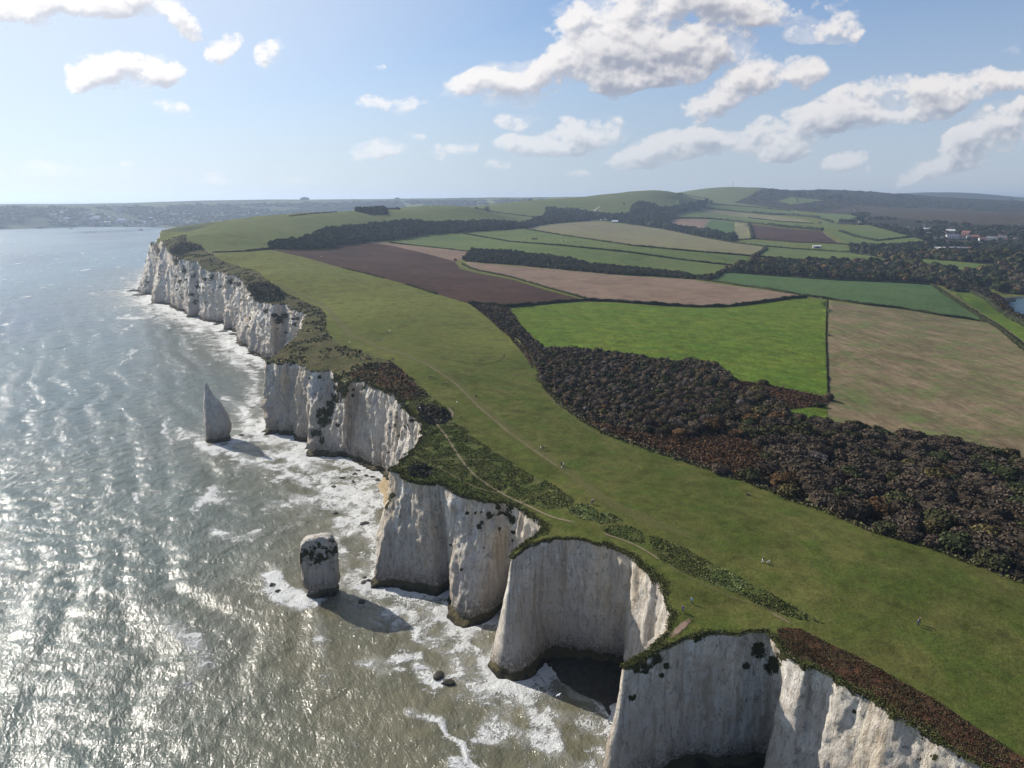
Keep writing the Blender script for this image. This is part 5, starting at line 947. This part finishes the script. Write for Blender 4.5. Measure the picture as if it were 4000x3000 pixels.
for px, wd, kd in PATHS:
    w_ = on_ground(*np.array(dens_open(px, 6)).T)[:, :2]; L = np.concatenate([[0], np.cumsum(np.hypot(*np.diff(w_, axis=0).T))]); n_ = max(6, int(L[-1]/max(.8, wd*.4))); s = np.linspace(0, L[-1], n_); X_ = np.interp(s, L, w_[:, 0]); Y_ = np.interp(s, L, w_[:, 1])
    if n_ > 20: ker = np.ones(9)/9; X_[4:-4] = np.convolve(X_, ker, 'valid'); Y_[4:-4] = np.convolve(Y_, ker, 'valid')
    tx, ty = np.gradient(X_), np.gradient(Y_); l = np.hypot(tx, ty)+1e-9; nx, ny = -ty/l, tx/l; ww = wd*(1+.3*fbm(P3(s/5, wd), 2)); V = []
    for f_ in (-.5, -.2, .2, .5): xx, yy2 = X_+nx*ww*f_, Y_+ny*ww*f_; V.append(np.stack([xx, yy2, zt(xx, yy2)+.07+np.hypot(xx, yy2)*.0003], 1))
    V = np.stack(V, 1); I, J = np.meshgrid(np.arange(n_-1), np.arange(3), indexing='ij'); a_ = (I*4+J).ravel(); ed_ = np.tile([0, .8, .8, 0], n_).astype(float)*np.repeat(np.clip(np.minimum(s, s[-1]-s)/(2*wd), 0, 1), 4)
    o = link('path', mesh_np('path', V.reshape(-1, 3), np.stack([a_, a_+1, a_+5, a_+4], 1)[:, ::-1] if True else 0, [PM[kd]], attrs={'edge': ('FLOAT', 'POINT', ed_)})); tag(o, kind='structure')
# ------------------------------------------------------------------ people on the cliff top
import bmesh
def cloth(name, rough=.85):
    m, t, b = material(name); oi = t.new('ShaderNodeObjectInfo').outputs['Color']; t.put(b.inputs['Base Color'], oi); b.inputs['Roughness'].default_value = rough; return m
mcloth, mskin, mhair = cloth('clothing'), plain('skin', (.45, .28, .2), .6, .05), cloth('hair')
def skin_mesh(name, verts, edges, mat, sub=1):
    """verts: (x, y, z, rx, ry); one continuous tapered surface"""
    me = bpy.data.meshes.new(name); me.from_pydata([v[:3] for v in verts], edges, []); o = bpy.data.objects.new(name, me); COL.objects.link(o)
    md = o.modifiers.new('skin', 'SKIN'); md.branch_smoothing = .6
    for i, v in enumerate(verts): me.skin_vertices[0].data[i].radius = (v[3], v[4] if len(v) > 4 else v[3])
    me.skin_vertices[0].data[0].use_root = True
    o.modifiers.new('sub', 'SUBSURF').levels = sub; dg = bpy.context.evaluated_depsgraph_get(); ev = bpy.data.meshes.new_from_object(o.evaluated_get(dg)); ev.name = name; ev.materials.clear(); ev.materials.append(mat)
    for p in ev.polygons: p.use_smooth = True
    bpy.data.objects.remove(o); return ev
def figure(pose):
    """joints for standing, walking or sitting; x right, y forward"""
    if pose == 'sit': hip, z0 = .14, 0; kneeL, kneeR, footL, footR = (-.13,.36,.42), (.13,.38,.40), (-.14,.62,.06), (.14,.66,.06); lean = -.08
    elif pose == 'walk': hip = .90; kneeL, kneeR, footL, footR = (-.10,.20,.50), (.10,-.02,.47), (-.10,.34,.08), (.10,-.36,.12); lean = .05
    else: hip = .92; kneeL, kneeR, footL, footR = (-.11,.03,.49), (.12,.02,.49), (-.12,0,.08), (.14,0,.08); lean = .02
    sh = hip+.50; V = [(0,0,hip,.15,.11),(0,lean*.5,hip+.25,.13,.10),(0,lean,sh-.02,.15,.10),(0,lean,sh+.10,.055),(0,lean+.02,sh+.22,.085,.10),(0,lean+.02,sh+.31,.075,.085)]
    E_ = [(0,1),(1,2),(2,3),(3,4),(4,5)]
    def limb(a, pts):
        k = a
        for p in pts: V.append(p); E_.append((k, len(V)-1)); k = len(V)-1
    for s, kn, ft in ((-1, kneeL, footL), (1, kneeR, footR)): limb(0, [(s*.10,0,hip-.08,.09),(*kn,.062),(*ft,.042),(ft[0], ft[1]+.16, ft[2]-.03,.035)])
    sw = {'walk': .22, 'sit': .26, 'stand': .03}[pose]
    for s in (-1, 1):
        hx, hy = s*.27, lean+(sw*-s if pose == 'walk' else sw); limb(2, [(s*.19, lean, sh-.03, .06),(s*.25, lean-.03+(hy-lean)*.2, sh-.30, .045),(hx, hy+.05, sh-.52, .034)])
        k = len(V)-1; wx, wy, wz = V[k][:3]
        for f in range(4): limb(k, [(wx+(f-1.5)*.018, wy+.03, wz-.07-.01*(f % 2), .009),(wx+(f-1.5)*.018, wy+.05, wz-.11, .007)])
        limb(k, [(wx-s*.04, wy+.05, wz-.05, .01)])
    return V, E_, hip, sh, lean, (kneeL, kneeR, footL, footR), sw
FIG = {}
for pose in ('stand', 'walk', 'sit'):
    V, E_, hip, sh, lean, (kL, kR, fL, fR), sw = figure(pose); body = skin_mesh('body', V, E_, mskin)
    jv = [(0,0,hip-.03,.17,.13),(0,lean*.5,hip+.25,.155,.125),(0,lean,sh-.03,.175,.12),(0,lean,sh+.05,.09)]; je = [(0,1),(1,2),(2,3)]
    for s in (-1, 1):
        hx, hy = s*.27, lean+(sw*-s if pose == 'walk' else sw); k = len(jv); jv += [(s*.20,lean,sh-.04,.078),(s*.255,lean-.03+(hy-lean)*.2,sh-.30,.063),(hx,hy+.045,sh-.50,.05)]; je += [(2,k),(k,k+1),(k+1,k+2)]
    jacket = skin_mesh('jacket', jv, je, mcloth); tv = [(0,0,hip,.16,.125)]; te = []
    for s, kn, ft in ((-1, kL, fL), (1, kR, fR)): k = len(tv); tv += [(s*.10,0,hip-.09,.105),(*kn,.078),(ft[0],ft[1],ft[2]+.03,.058)]; te += [(0,k),(k,k+1),(k+1,k+2)]
    trousers = skin_mesh('trousers', tv, te, mcloth); hair = skin_mesh('hair', [(0,lean-.01,sh+.27,.095,.10),(0,lean-.02,sh+.345,.07,.075)], [(0,1)], mhair)
    FIG[pose] = (body, jacket, trousers, hair)
DK, NV, BL, WH, LB, RD, GR, BK = (.02,.02,.025), (.02,.03,.07), (.02,.05,.22), (.7,.7,.68), (.16,.42,.6), (.35,.04,.03), (.2,.2,.2), (.008,.008,.01)
def person(u, v, pose, jac, tro, label, face=0., group=None, hair=(.05,.03,.02), h=1.):
    x, y, z = on_ground(u, v)[0]; e = empty('person', (x, y, z+.02), face); e.scale = (h, h, h); tag(e, label, 'person', group)
    for nm, me, c in zip(('body', 'jacket', 'trousers', 'hair'), FIG[pose], (None, jac, tro, hair)):
        o = link(nm, me, e)
        if c: o.color = (*c, 1)
    return e
PPL = [(1056,1080,'stand',DK,DK,'farthest walker in dark clothes, alone on the cliff path',1),(1151,1147,'walk',DK,NV,'lone dark walker on the turf above the dark gorse headland',2),
 (1258,1191,'walk',DK,DK,'left of two far walkers in black by the cliff corner',2),(1265,1191,'walk',DK,NV,'right of two far walkers in black by the cliff corner',2),
 (1532,1409,'stand',DK,DK,'left one of a dark pair beside the bracken headland',.5),(1538,1409,'walk',NV,DK,'right one of a dark pair beside the bracken headland',2.5),
 (1677,1482,'stand',DK,BK,'left walker of the farther threesome above the red bracken',0),(1684,1481,'stand',NV,DK,'middle walker of the farther threesome above the red bracken',1),(1695,1479,'walk',DK,DK,'right walker of the farther threesome above the red bracken',2),
 (1730,1509,'walk',NV,BK,'left walker of the nearer threesome left of the worn track',1),(1741,1505,'walk',DK,DK,'middle walker of the nearer threesome left of the worn track',2),(1747,1504,'walk',GR,DK,'right walker of the nearer threesome, grey top, left of the worn track',2),
 (1861,1550,'sit',NV,DK,'person sitting alone on the grass right of the worn track',1),(1646,1578,'sit',DK,DK,'person sitting on the rough ground by the dark thicket',-1),
 (1763,1601,'walk',DK,NV,'left of two walkers on the bare patch by the thicket',2),(1771,1604,'walk',NV,DK,'right of two walkers on the bare patch by the thicket',2),(1802,1637,'walk',DK,DK,'lone walker in black on the turf below the thicket',2),
 (1678,1686,'stand',DK,DK,'left of two people in the rough grass by the chalk edge',1),(1690,1685,'stand',NV,DK,'right of two people in the rough grass by the chalk edge',1),
 (2112,1760,'walk',WH,BK,'walker with white top, left of a row of three',2),(2122,1757,'walk',DK,BK,'walker in black, middle of a row of three',2),(2131,1755,'walk',GR,DK,'walker in dark grey, right of a row of three',2),
 (2193,1822,'stand',BK,DK,'walker in black behind two pale figures on the path',1),(2201,1824,'walk',WH,GR,'walker with cream top beside one in black',2),(2194,1831,'walk',WH,WH,'small figure all in white in front of two others',2),
 (2311,1970,'walk',BL,NV,'left of two walkers in blue jackets above the pale tussocks',2),(2317,1969,'walk',BL,DK,'right of two walkers in blue jackets above the pale tussocks',2),
 (2922,1934,'sit',NV,DK,'left of two people sitting in the middle of the meadow',1),(2929,1936,'sit',GR,DK,'right of two people sitting in the middle of the meadow',1),
 (2979,2198,'walk',BK,WH,'man with black top and white trousers walking a dog',-1.6),(2701,2357,'walk',LB,NV,'hiker in a light blue jacket near the cliff neck',2.4),(2667,2391,'walk',BL,NV,'hiker in dark blue above the bare pink soil',2.6),
 (3584,2445,'walk',BL,NV,'front walker of a pair in bright blue, nearest people',-2),(3590,2437,'walk',NV,DK,'rear walker of the nearest pair, in navy',-2),
 (3736,1163,'walk',DK,DK,'dark walker at the upper end of the seaside meadow',1),(3750,1162,'walk',NV,DK,'second dark walker on the upper seaside meadow',1),(3765,1161,'walk',DK,DK,'third dark walker on the upper seaside meadow',1),
 (3797,1190,'walk',DK,NV,'walker half way down the seaside meadow',1),(3815,1202,'walk',NV,DK,'walker just below the one half way down the seaside meadow',1),(3941,1292,'walk',DK,DK,'walker on the track beside the seaside meadow',1),(1826,1202,'stand',DK,NV,'lone dark figure on the turf left of the bracken strip',1)]
for i, (u, v, ps, j, t_, lb, fc) in enumerate(PPL): person(u, v, ps, j, t_, lb, fc, h=.62 if 'small figure' in lb else random.uniform(.96, 1.05), hair=(.7,.68,.65) if i in (19, 26) else (.05,.03,.02))
# the dog
mdog = plain('dog coat', (.6, .58, .55), .9, .1)
dv_ = [(0,0,.40,.12),(0,.25,.42,.13,.14),(0,-.25,.43,.10),(0,.42,.55,.07),(0,.52,.64,.075),(0,.64,.60,.04),(0,-.40,.52,.03),(0,-.50,.66,.015)]
de = [(0,1),(0,2),(1,3),(3,4),(4,5),(2,6),(6,7)]
for s in (-1, 1):
    k = len(dv_); dv_ += [(s*.07,.26,.30,.05),(s*.07,.25,.16,.03),(s*.07,.28,.03,.028),(s*.07,-.22,.30,.065),(s*.07,-.34,.18,.03),(s*.07,-.28,.03,.028),(s*.05,.50,.72,.02)]; de += [(1,k),(k,k+1),(k+1,k+2),(2,k+3),(k+3,k+4),(k+4,k+5),(4,k+6)]
x, y, z = on_ground(3000, 2199)[0]; tag(link('dog', skin_mesh('dog', dv_, de, mdog), loc=(x, y, z), rotz=-1.2), 'white dog trotting beside the man in white trousers', 'dog')
# cattle
mcow = cloth('cow hide'); cv2 = [(0,0,1.05,.36,.34),(0,.55,1.05,.33,.36),(0,-.6,1.08,.31,.3),(0,.95,1.15,.18),(0,1.25,1.0,.14,.15),(0,1.5,.82,.09),(0,-.85,1.1,.06),(0,-.92,.6,.03)]; ce2 = [(0,1),(0,2),(1,3),(3,4),(4,5),(2,6),(6,7)]
for s in (-1, 1):
    k = len(cv2); cv2 += [(s*.2,.55,.7,.12),(s*.2,.55,.38,.07),(s*.2,.57,.05,.07),(s*.2,-.6,.75,.15),(s*.2,-.75,.42,.07),(s*.2,-.66,.05,.07),(s*.16,1.2,1.12,.04)]; ce2 += [(1,k),(k,k+1),(k+1,k+2),(2,k+3),(k+3,k+4),(k+4,k+5),(4,k+6)]
cowm = skin_mesh('cow', cv2, ce2, mcow); COWS = [(2041,929),(2060,934),(2118,936),(2148,933),(2165,932),(2172,935),(2192,941),(2203,942),(2210,940),(2226,934),(2245,946),(2262,948),(2270,947),(2290,950),(2350,957),(2362,964),(2393,959),(2397,962),(2420,975),(2544,975),(1975,912),(1985,921),(1992,922)]
for i, (u, v) in enumerate(COWS):
    x, y, z = on_ground(u, v)[0]; o = link('cow', cowm, loc=(x, y, z), rotz=i*1.7); pale = i in (6, 8, 15, 17); o.color = (.6,.56,.5,1) if pale else (.03,.02,.015,1)
    tag(o, ('pale cow grazing in the hedged cattle pasture' if pale else 'dark cow grazing in the hedged cattle pasture'), 'cow', 'pale cows grazing' if pale else 'dark cows grazing')
# gulls in flight
mg = plain('gull feathers', (.8, .8, .8), .7, .03); gm = MB()
gm.tube([(0,-.24,0),(0,-.1,.01),(0,.08,.02),(0,.2,.02),(0,.27,.01)], [.02,.06,.07,.045,.012], 8)
for s in (-1, 1):
    w0 = [(s*.04,.10,.03),(s*.30,.15,.11),(s*.66,.02,.06),(s*.68,-.03,.055),(s*.30,-.02,.10),(s*.04,-.08,.03)]; n_ = len(gm.v); gm.v += w0+[(a_, b_, c_-.015) for a_, b_, c_ in w0]
    gm.f += [tuple(n_+k for k in range(6)), tuple(n_+6+k for k in range(6))[::-1]]+[(n_+k, n_+6+k, n_+6+(k+1) % 6, n_+(k+1) % 6) for k in range(6)]
gme = gm.mesh('gull', mg)
for u, v, r, lb in [(1346,1491,270,'white gull gliding past the dark gully in the cliff'),(1640,1593,230,'white gull gliding over the dark thicket'),(1785,1570,240,'white gull gliding over the turf above the thicket'),(1365,1336,330,'white gull over the meadow edge above the slumped turf'),(1522,1291,360,'white gull low over the middle of the long meadow'),(1254,1002,520,'white gull above the far end of the ploughed field'),(2182,2715,118,'white gull skimming the shaded water of the near cove'),(899,1000,600,'tiny white gull above the far cliff path')]:
    a, b, c = ray(u, v); t_ = r/b; link_o = link('gull', gme, loc=(a*t_, r, H+c*t_), rotz=random.uniform(-.8, .8)+1.3); link_o.scale = (1.1,)*3 if r < 300 else (1.4,)*3; tag(link_o, lb, 'gull')

# ------------------------------------------------------------------ houses and barns
def wallm(n_, c): return plain(n_, c, .85, .08, 2)
WM = {'white': wallm('white render', (.60, .58, .55)), 'cream': wallm('cream render', (.45, .40, .33)), 'brick': wallm('brick', (.27, .16, .12)), 'grey': wallm('stone', (.33, .31, .29)), 'dark': wallm('dark timber', (.09, .075, .06)), 'green': wallm('green glazing', (.18, .34, .33))}
RM = {'slate': wallm('slate', (.16, .16, .18)), 'red': wallm('red tile', (.23, .105, .08)), 'pale': wallm('pale sheet roof', (.55, .54, .52)), 'brown': wallm('brown tile', (.17, .10, .07)), 'metal': wallm('bright sheet roof', (.72, .73, .74))}
mgl = plain('window glass', (.03, .04, .05), .15, .1)
def gable(w, d, h, rh, over=.35):
    wl_ = MB(); wl_.add([(-w/2,-d/2,-1.5),(w/2,-d/2,-1.5),(w/2,d/2,-1.5),(-w/2,d/2,-1.5),(-w/2,-d/2,h),(w/2,-d/2,h),(w/2,d/2,h),(-w/2,d/2,h),(-w/2,0,h+rh),(w/2,0,h+rh)],[(0,1,5,4),(2,3,7,6),(1,2,6,9,5),(3,0,4,8,7),(3,2,1,0)])
    rf = MB(); e = over; k = rh/(d/2); t_ = .22
    for s in (-1, 1):
        y0 = s*(d/2+e); z0 = h-e*k; pts_ = [(-w/2-e,y0,z0+.03),(w/2+e,y0,z0+.03),(w/2+e,0,h+rh+.03),(-w/2-e,0,h+rh+.03)]; pts_ += [(a_, b_, c_+t_) for a_, b_, c_ in pts_]; fs = [(0,1,2,3),(7,6,5,4),(0,4,5,1),(1,5,6,2),(3,2,6,7),(0,3,7,4)]
        rf.add(pts_, fs if s > 0 else [f[::-1] for f in fs])
    return wl_, rf
HN = [0]
def house(u, v, wpx, wall, roof, label, rot=None, storeys=2, group=None, ratio=.6, tall=1.):
    x, y, z = on_ground(u, v)[0]; r = math.hypot(x, y); w_ = wpx*r/F*.85; d = w_*ratio; h = (2.7*storeys)*tall*.85; rh = d*.32; az_ = -math.atan2(x, y); e = empty('house', (x, y, z), az_+(random.uniform(-.5, .5) if rot is None else rot)); tag(e, label, 'house', group)
    wl_, rf = gable(w_, d, h, rh); wl_.build('wall', WM[wall], e); ro = rf.build('roof', RM[roof], e)
    if roof != 'pale': c_ = MB(); c_.box(-w_*.3, -w_*.3+.9, -.45, .45, h+rh*.6, h+rh+1.3); c_.build('chimney', WM['brick'], ro)
    n_ = max(2, min(6, int(w_/3.6)))
    for s in range(storeys):
        for k in range(n_): wx = -w_/2+w_*(k+.5)/n_; m_ = MB(); m_.box(wx-.55, wx+.55, -d/2-.06, -d/2+.05, 2.6*s*h/(2.7*storeys)+.9, 2.6*s*h/(2.7*storeys)+2.2); m_.build('window', mgl, e)
    return e
V_H = [(3547,893,7,'white','slate','small white gabled house alone among trees, leftmost of the village',2,1.3),(3607,894,6,'white','slate','tiny white cottage at the left end of a long low house',2,1),(3621,896,20,'white','pale','long low white house left of the village centre',1,.7),(3711,912,30,'cream','pale','large pale hotel topmost in the village',3,1),
 (3671,935,28,'cream','pale','low cream building at the left end of the village front',1,1),(3718,931,44,'white','slate','wide white modern block in the village front row',2,1),(3773,919,28,'brick','red','pink brick house with a red roof behind the front row',3,1),(3759,932,20,'white','red','white house with a red roof left of the pink one',2,1),
 (3787,931,20,'white','slate','white house with grey roof in the middle of the row',2,1),(3808,935,25,'brick','red','big red brick house right of the village centre',3,1),(3837,940,24,'white','red','white house with red gables right of the brick one',2,1),(3871,938,30,'grey','slate','long grey roofed house at the right of the village row',2,1),
 (3900,936,16,'grey','slate','grey roofed cottage next to the long grey one',2,1),(3921,932,18,'white','slate','pale house near the right end of the row',2,1),(3935,916,8,'white','slate','tiny house up among the trees at the right',2,1),(3967,938,12,'cream','brown','brown roofed house farthest right in the village',2,1),
 (3626,917,14,'grey','slate','grey house half hidden left of the village row',2,1),(3661,917,9,'grey','brown','little brown roofed house left of the pale hotel',2,1),(3823,955,13,'white','slate','white cottage in front of the village row',2,1),(3825,993,10,'white','slate','cottage roof in the wood below the barns',1,1),(3358,873,11,'white','slate','white farmhouse under trees on the upper left slope',2,1.2),(3348,874,5,'white','slate','tiny white shed left of the slope farmhouse',1,1),
 (2348,861,8,'white','pale','white caravan like building at the left end of the hamlet',1,.8),(2366,861,11,'white','slate','white gabled cottage near the left end of the hamlet',2,1),(2402,868,27,'green','metal','long greenish greenhouse in the hamlet',1,1),(2457,873,11,'grey','brown','brown roofed cottage right of the greenhouse',1,1),(2488,878,9,'brick','brown','small brick cottage in the middle of the hamlet',1,1),(2535,884,9,'white','slate','white cottage in the middle of the hamlet strip',2,1),(2556,888,8,'grey','slate','grey shed before the dark tree in the hamlet',1,1),
 (2652,904,11,'white','slate','white gable end in the right part of the hamlet',2,1.2),(2669,907,18,'green','slate','pale grey green house beside the white gable',2,1),(2695,911,12,'grey','brown','brown cottage below the pink field',1,1),(2725,917,24,'cream','brown','wide tan roofed house in the hamlet garden',1,1),(2768,925,12,'white','slate','white house wall near the hamlet right end',1,1),(2791,918,13,'white','slate','white house under the big round tree',2,1),(2790,926,7,'white','pale','small white outbuilding below the house under the round tree',1,1),(3108,826,5,'white','pale','tiny white house at the edge of the brown hill scrub',1,1)]
for i, (u, v, wp, wa, ro, lb, st, tl) in enumerate(V_H): house(u, v, wp, wa, ro, lb, storeys=st, tall=tl)
for i in range(34):
    u = random.uniform(3600, 3990); v = random.uniform(908, 948) if i % 4 else random.uniform(885, 906)
    house(u, v, random.uniform(6, 12), random.choice(['white', 'cream', 'grey', 'brick']), random.choice(['slate', 'brown', 'slate', 'red', 'slate']), 'small house half hidden among the trees of the village on the right', storeys=1 if i % 2 else 2, group='small houses of the village')
for u, v, wp, wa, ro, lb, rt in [(3623,974,12,'cream','pale','small pale roofed barn at the left end of the farmyard',.1),(3667,976,34,'cream','pale','long pale roofed barn left in the farmyard',.05),(3684,984,48,'grey','pale','low grey roofed shed in front of the farmyard barns',0),(3741,977,50,'brick','slate','long open fronted barn in the middle of the farmyard',.05),(3783,977,34,'dark','brown','brown roofed barn at the right end of the farmyard',0),(3190,969,28,'grey','metal','barn with a bright white roof among dark trees',.35)]:
    x, y, z = on_ground(u, v)[0]; w_ = wp*math.hypot(x, y)/F; e = empty('barn', (x, y, z), -math.atan2(x, y)+rt); tag(e, lb, 'barn'); wl_, rf = gable(w_, w_*.42, 4.2, w_*.07); wl_.build('wall', WM[wa], e); rf.build('roof', RM[ro], e)
    m_ = MB(); m_.box(-w_*.2, w_*.2, -w_*.21-.08, -w_*.21+.05, 0, 3.2); m_.build('door', mgl, e)
# the town across the bay: small single-mesh houses, roofs catching the light
tw, tf = gable(15, 9, 6, 3); town = []
for i in range(4):
    me = bpy.data.meshes.new('town_house'); me.from_pydata(tw.v+tf.v, [], tw.f+[tuple(k+len(tw.v) for k in f) for f in tf.f]); me.materials.append(WM[['cream', 'grey', 'white', 'grey'][i]]); me.materials.append(RM[['slate', 'pale', 'metal', 'red'][i]]); me.polygons.foreach_set('material_index', [0]*len(tw.f)+[1]*len(tf.f)); me.update(); town.append(me)
TB = [(464,823,3.2,'largest bright white building high in the far town'),(373,858,2.4,'long white roof catching the sun low in the far town'),(471,868,2.2,'oval bright white block near the far seafront'),(551,850,1.5,'bright block right of the oval one in the far town'),(588,855,1.5,'bright block above the far seafront, right of centre'),(357,842,1.6,'bright slanting roof left of centre in the far town'),(384,824,1.2,'small bright block upper left in the far town'),(235,826,1.3,'leftmost upper bright roof in the far town'),(265,819,1.1,'pale roof near the top left of the far town'),(322,815,1.3,'pale roofs just under the fields over the far town'),(675,833,1.6,'white tower block at the right of the far town'),(684,842,1.8,'pale block under the white tower block'),(330,876,3.2,'long pale building on the left of the far seafront'),(423,872,1.2,'bright triangular roof on the far seafront'),(260,858,1.6,'pale tower like house at the left of the far town'),(740,840,1.8,'wide white building right of the far tower block'),(888,858,2.2,'bright white block lowest right in the far town'),(892,862,1.6,'white roof beside the lowest right block'),(455,831,1.6,'pale roof under the largest white building')]
for i, (u, v, s, lb) in enumerate(TB):
    x, y, z = on_ground(u, v+3)[0]
    if math.hypot(x, y) < 3300: continue
    o = link('town_house', town[2 if i % 3 else 0], loc=(x, y, z+2), rotz=-math.atan2(x, y)+.7); o.scale = (s, s, s*.8); tag(o, lb, 'building')
for i in range(230):
    f_ = random.random(); u = 180+f_*960 if i % 3 else random.uniform(260, 760); lo = 884-max(0, (u-600))*.045; hi_v = 822+max(0, 500-u)*.02; v = random.uniform(hi_v, lo) if i % 2 else lo-abs(random.gauss(0, 14))
    x, y, z = on_ground(u, v)[0]
    if z < 3 or math.hypot(x, y) < 3300: continue
    o = link('town_house', town[random.choice([0,0,1,1,3,3,2])], loc=(x, y, z+1), rotz=random.uniform(0, 3.1)); s = random.uniform(.6, 1.1); o.scale = (s, s, s); tag(o, 'small pale house among the many of the hillside town across the bay', 'house', 'houses of the town across the bay')

# ------------------------------------------------------------------ boats, pier, tractor, trailer, masts
mpaint, mdk, mred, mty = plain('white paint', (.75, .75, .75), .4, .04), plain('dark paint', (.06, .06, .07), .5, .1), plain('red paint', (.45, .04, .03), .4, .06), plain('rubber', (.02, .02, .02), .8, .1)
def boat(u, v, s, hullm, label):
    x, y = up(u, v, 0.); e = empty('boat', (x, y, 0), 1.2); e.scale = (s, s, s); tag(e, label, 'boat')
    h = MB(); st_ = [(-5,1.3,1.3),(-2,1.6,1.2),(2,1.5,1.4),(4.5,.6,1.9),(5.4,.05,2.1)]; V = []
    for xx, b_, z_ in st_: V += [(xx,-b_,z_),(xx,-b_*.6,-.4),(xx,b_*.6,-.4),(xx,b_,z_)]
    fs = [(i*4+k, i*4+k+1, i*4+k+5, i*4+k+4) for i in range(4) for k in range(3)]+[(i*4+3, i*4, i*4+4, i*4+7) for i in range(4)]+[(3,2,1,0),(16,17,18,19)]; h.add(V, fs); h.build('hull', hullm, e)
    c_ = MB(); c_.box(-2.5, 1.2, -1, 1, 1.25, 3.2); c_.box(-2.7, 1.6, -1.15, 1.15, 3.2, 3.35); c_.build('cabin', mpaint, e); g_ = MB(); g_.box(1.2, 1.25, -.9, .9, 2.1, 3.); g_.build('windscreen', mgl, e); m_ = MB(); m_.tube([(-1,0,3.3),(-1,0,6.5)], .06, 6); m_.build('mast', mdk, e)
boat(550, 900, 2.2, mdk, 'dark fishing boat off the far beach'); boat(278, 895.5, 1.6, mdk, 'tiny dark boat near the far pier')
x0_, y0_ = up(221, 888, 0.); x1_, y1_ = up(142, 893.5, 0.); e = empty('pier', (x0_, y0_, 0)); tag(e, 'dark pier running out from the far shore', 'pier'); dk_ = MB(); L_ = math.hypot(x1_-x0_, y1_-y0_); e.rotation_euler[2] = math.atan2(y1_-y0_, x1_-x0_); dk_.box(0, L_, -5, 5, 4, 5.2); dk_.box(L_-22, L_, -12, 12, 5.2, 8.4); dk_.build('deck', mdk, e)
for k in range(12): p_ = MB(); p_.tube([(8+k*(L_-12)/11, 3, -2),(8+k*(L_-12)/11, 3, 4)], .7, 6); p_.tube([(8+k*(L_-12)/11, -3, -2),(8+k*(L_-12)/11, -3, 4)], .7, 6); p_.build('pile', mdk, e)
x, y, z = on_ground(1778, 1019)[0]; e = empty('tractor', (x, y, z), .5); e.scale = (1.25,)*3; tag(e, 'red tractor at the corner of the ploughed field', 'tractor')
b_ = MB(); b_.box(.2, 2.2, -.4, .4, .9, 1.7); b_.box(-.9, .4, -.35, .35, .7, 1.2); b_.build('bonnet', mred, e); c_ = MB(); c_.box(-1.1, .25, -.65, .65, 2.65, 2.8); [c_.box(a1, a1+.08, a2, a2+.08, 1.1, 2.65) for a1 in (-1.05, .12) for a2 in (-.6, .52)]; c_.build('cab_frame', mred, e); g_ = MB(); g_.box(-.97, .12, -.55, .55, 1.15, 2.64); g_.build('cab_glass', mgl, e); ex = MB(); ex.tube([(1.2,.2,1.7),(1.2,.2,2.6)], .05, 6); ex.build('exhaust', mdk, e)
for wx, wy, wr in ((-.6,.75,.85),(-.6,-.75,.85),(1.6,.65,.5),(1.6,-.65,.5)): w2 = MB(); w2.tube([(wx, wy-.22, wr),(wx, wy+.22, wr)], wr, 18); wo = w2.build('wheel', mty, e); r2_ = MB(); r2_.tube([(wx, wy-.24, wr),(wx, wy+.24, wr)], wr*.5, 12); r2_.build('rim', mred, wo)
x, y, z = on_ground(2088, 936)[0]; e = empty('trailer', (x, y, z), .2); e.scale = (2.2, 2, 1.6); tag(e, 'brown flat feed trailer in the cattle pasture', 'trailer'); b_ = MB(); b_.box(-3, 3, -1.1, 1.1, .9, 1.1); b_.box(-3, 3, -1.1, -1.0, 1.1, 1.7); b_.box(-3, 3, 1.0, 1.1, 1.1, 1.7); b_.build('bed', RM['brown'], e)
for wx in (-1.2, 1.2):
    for wy in (-.95, .95): w2 = MB(); w2.tube([(wx, wy-.12, .45),(wx, wy+.12, .45)], .45, 12); w2.build('wheel', mty, e)
for (u, v, h_, lb) in [(2862, 735, 34, 'tall thin radio mast on the highest skyline hill'), (2847, 736, 18, 'shorter mast left of the tall one on the skyline hill')]:
    x, y, z = on_ground(u, v+2)[0]; e = empty('radio_mast', (x, y, z)); tag(e, lb, 'mast'); m_ = MB(); m_.tube([(0,0,-2),(0,0,h_*.6),(0,0,h_)], [1.1, .8, .35], 6); m_.build('pole', mdk, e); m_ = MB(); m_.box(-1.6, 1.6, -.5, .5, h_*.82, h_*.86); m_.build('crossarm', mdk, e)
for i, (u, v, lb) in enumerate([(3152,1163,'pale gate at the corner of the bright pasture'),(3204,1166,'small pale gate at the top of the tan stubble field'),(3664,1107,'white sign post where the seaside track leaves the wood')]):
    x, y, z = on_ground(u, v)[0]; e = empty('gate', (x, y, z), .3); tag(e, lb, 'gate' if i < 2 else 'post')
    for px_ in (-1.6, 1.6): m_ = MB(); m_.tube([(px_,0,-.2),(px_,0,1.4)], .1, 8); m_.build('post', WM['cream'], e)
    for k in range(4): m_ = MB(); m_.box(-1.55, 1.55, -.03, .03, .25+k*.28, .35+k*.28); m_.build('rail', WM['cream'], e)
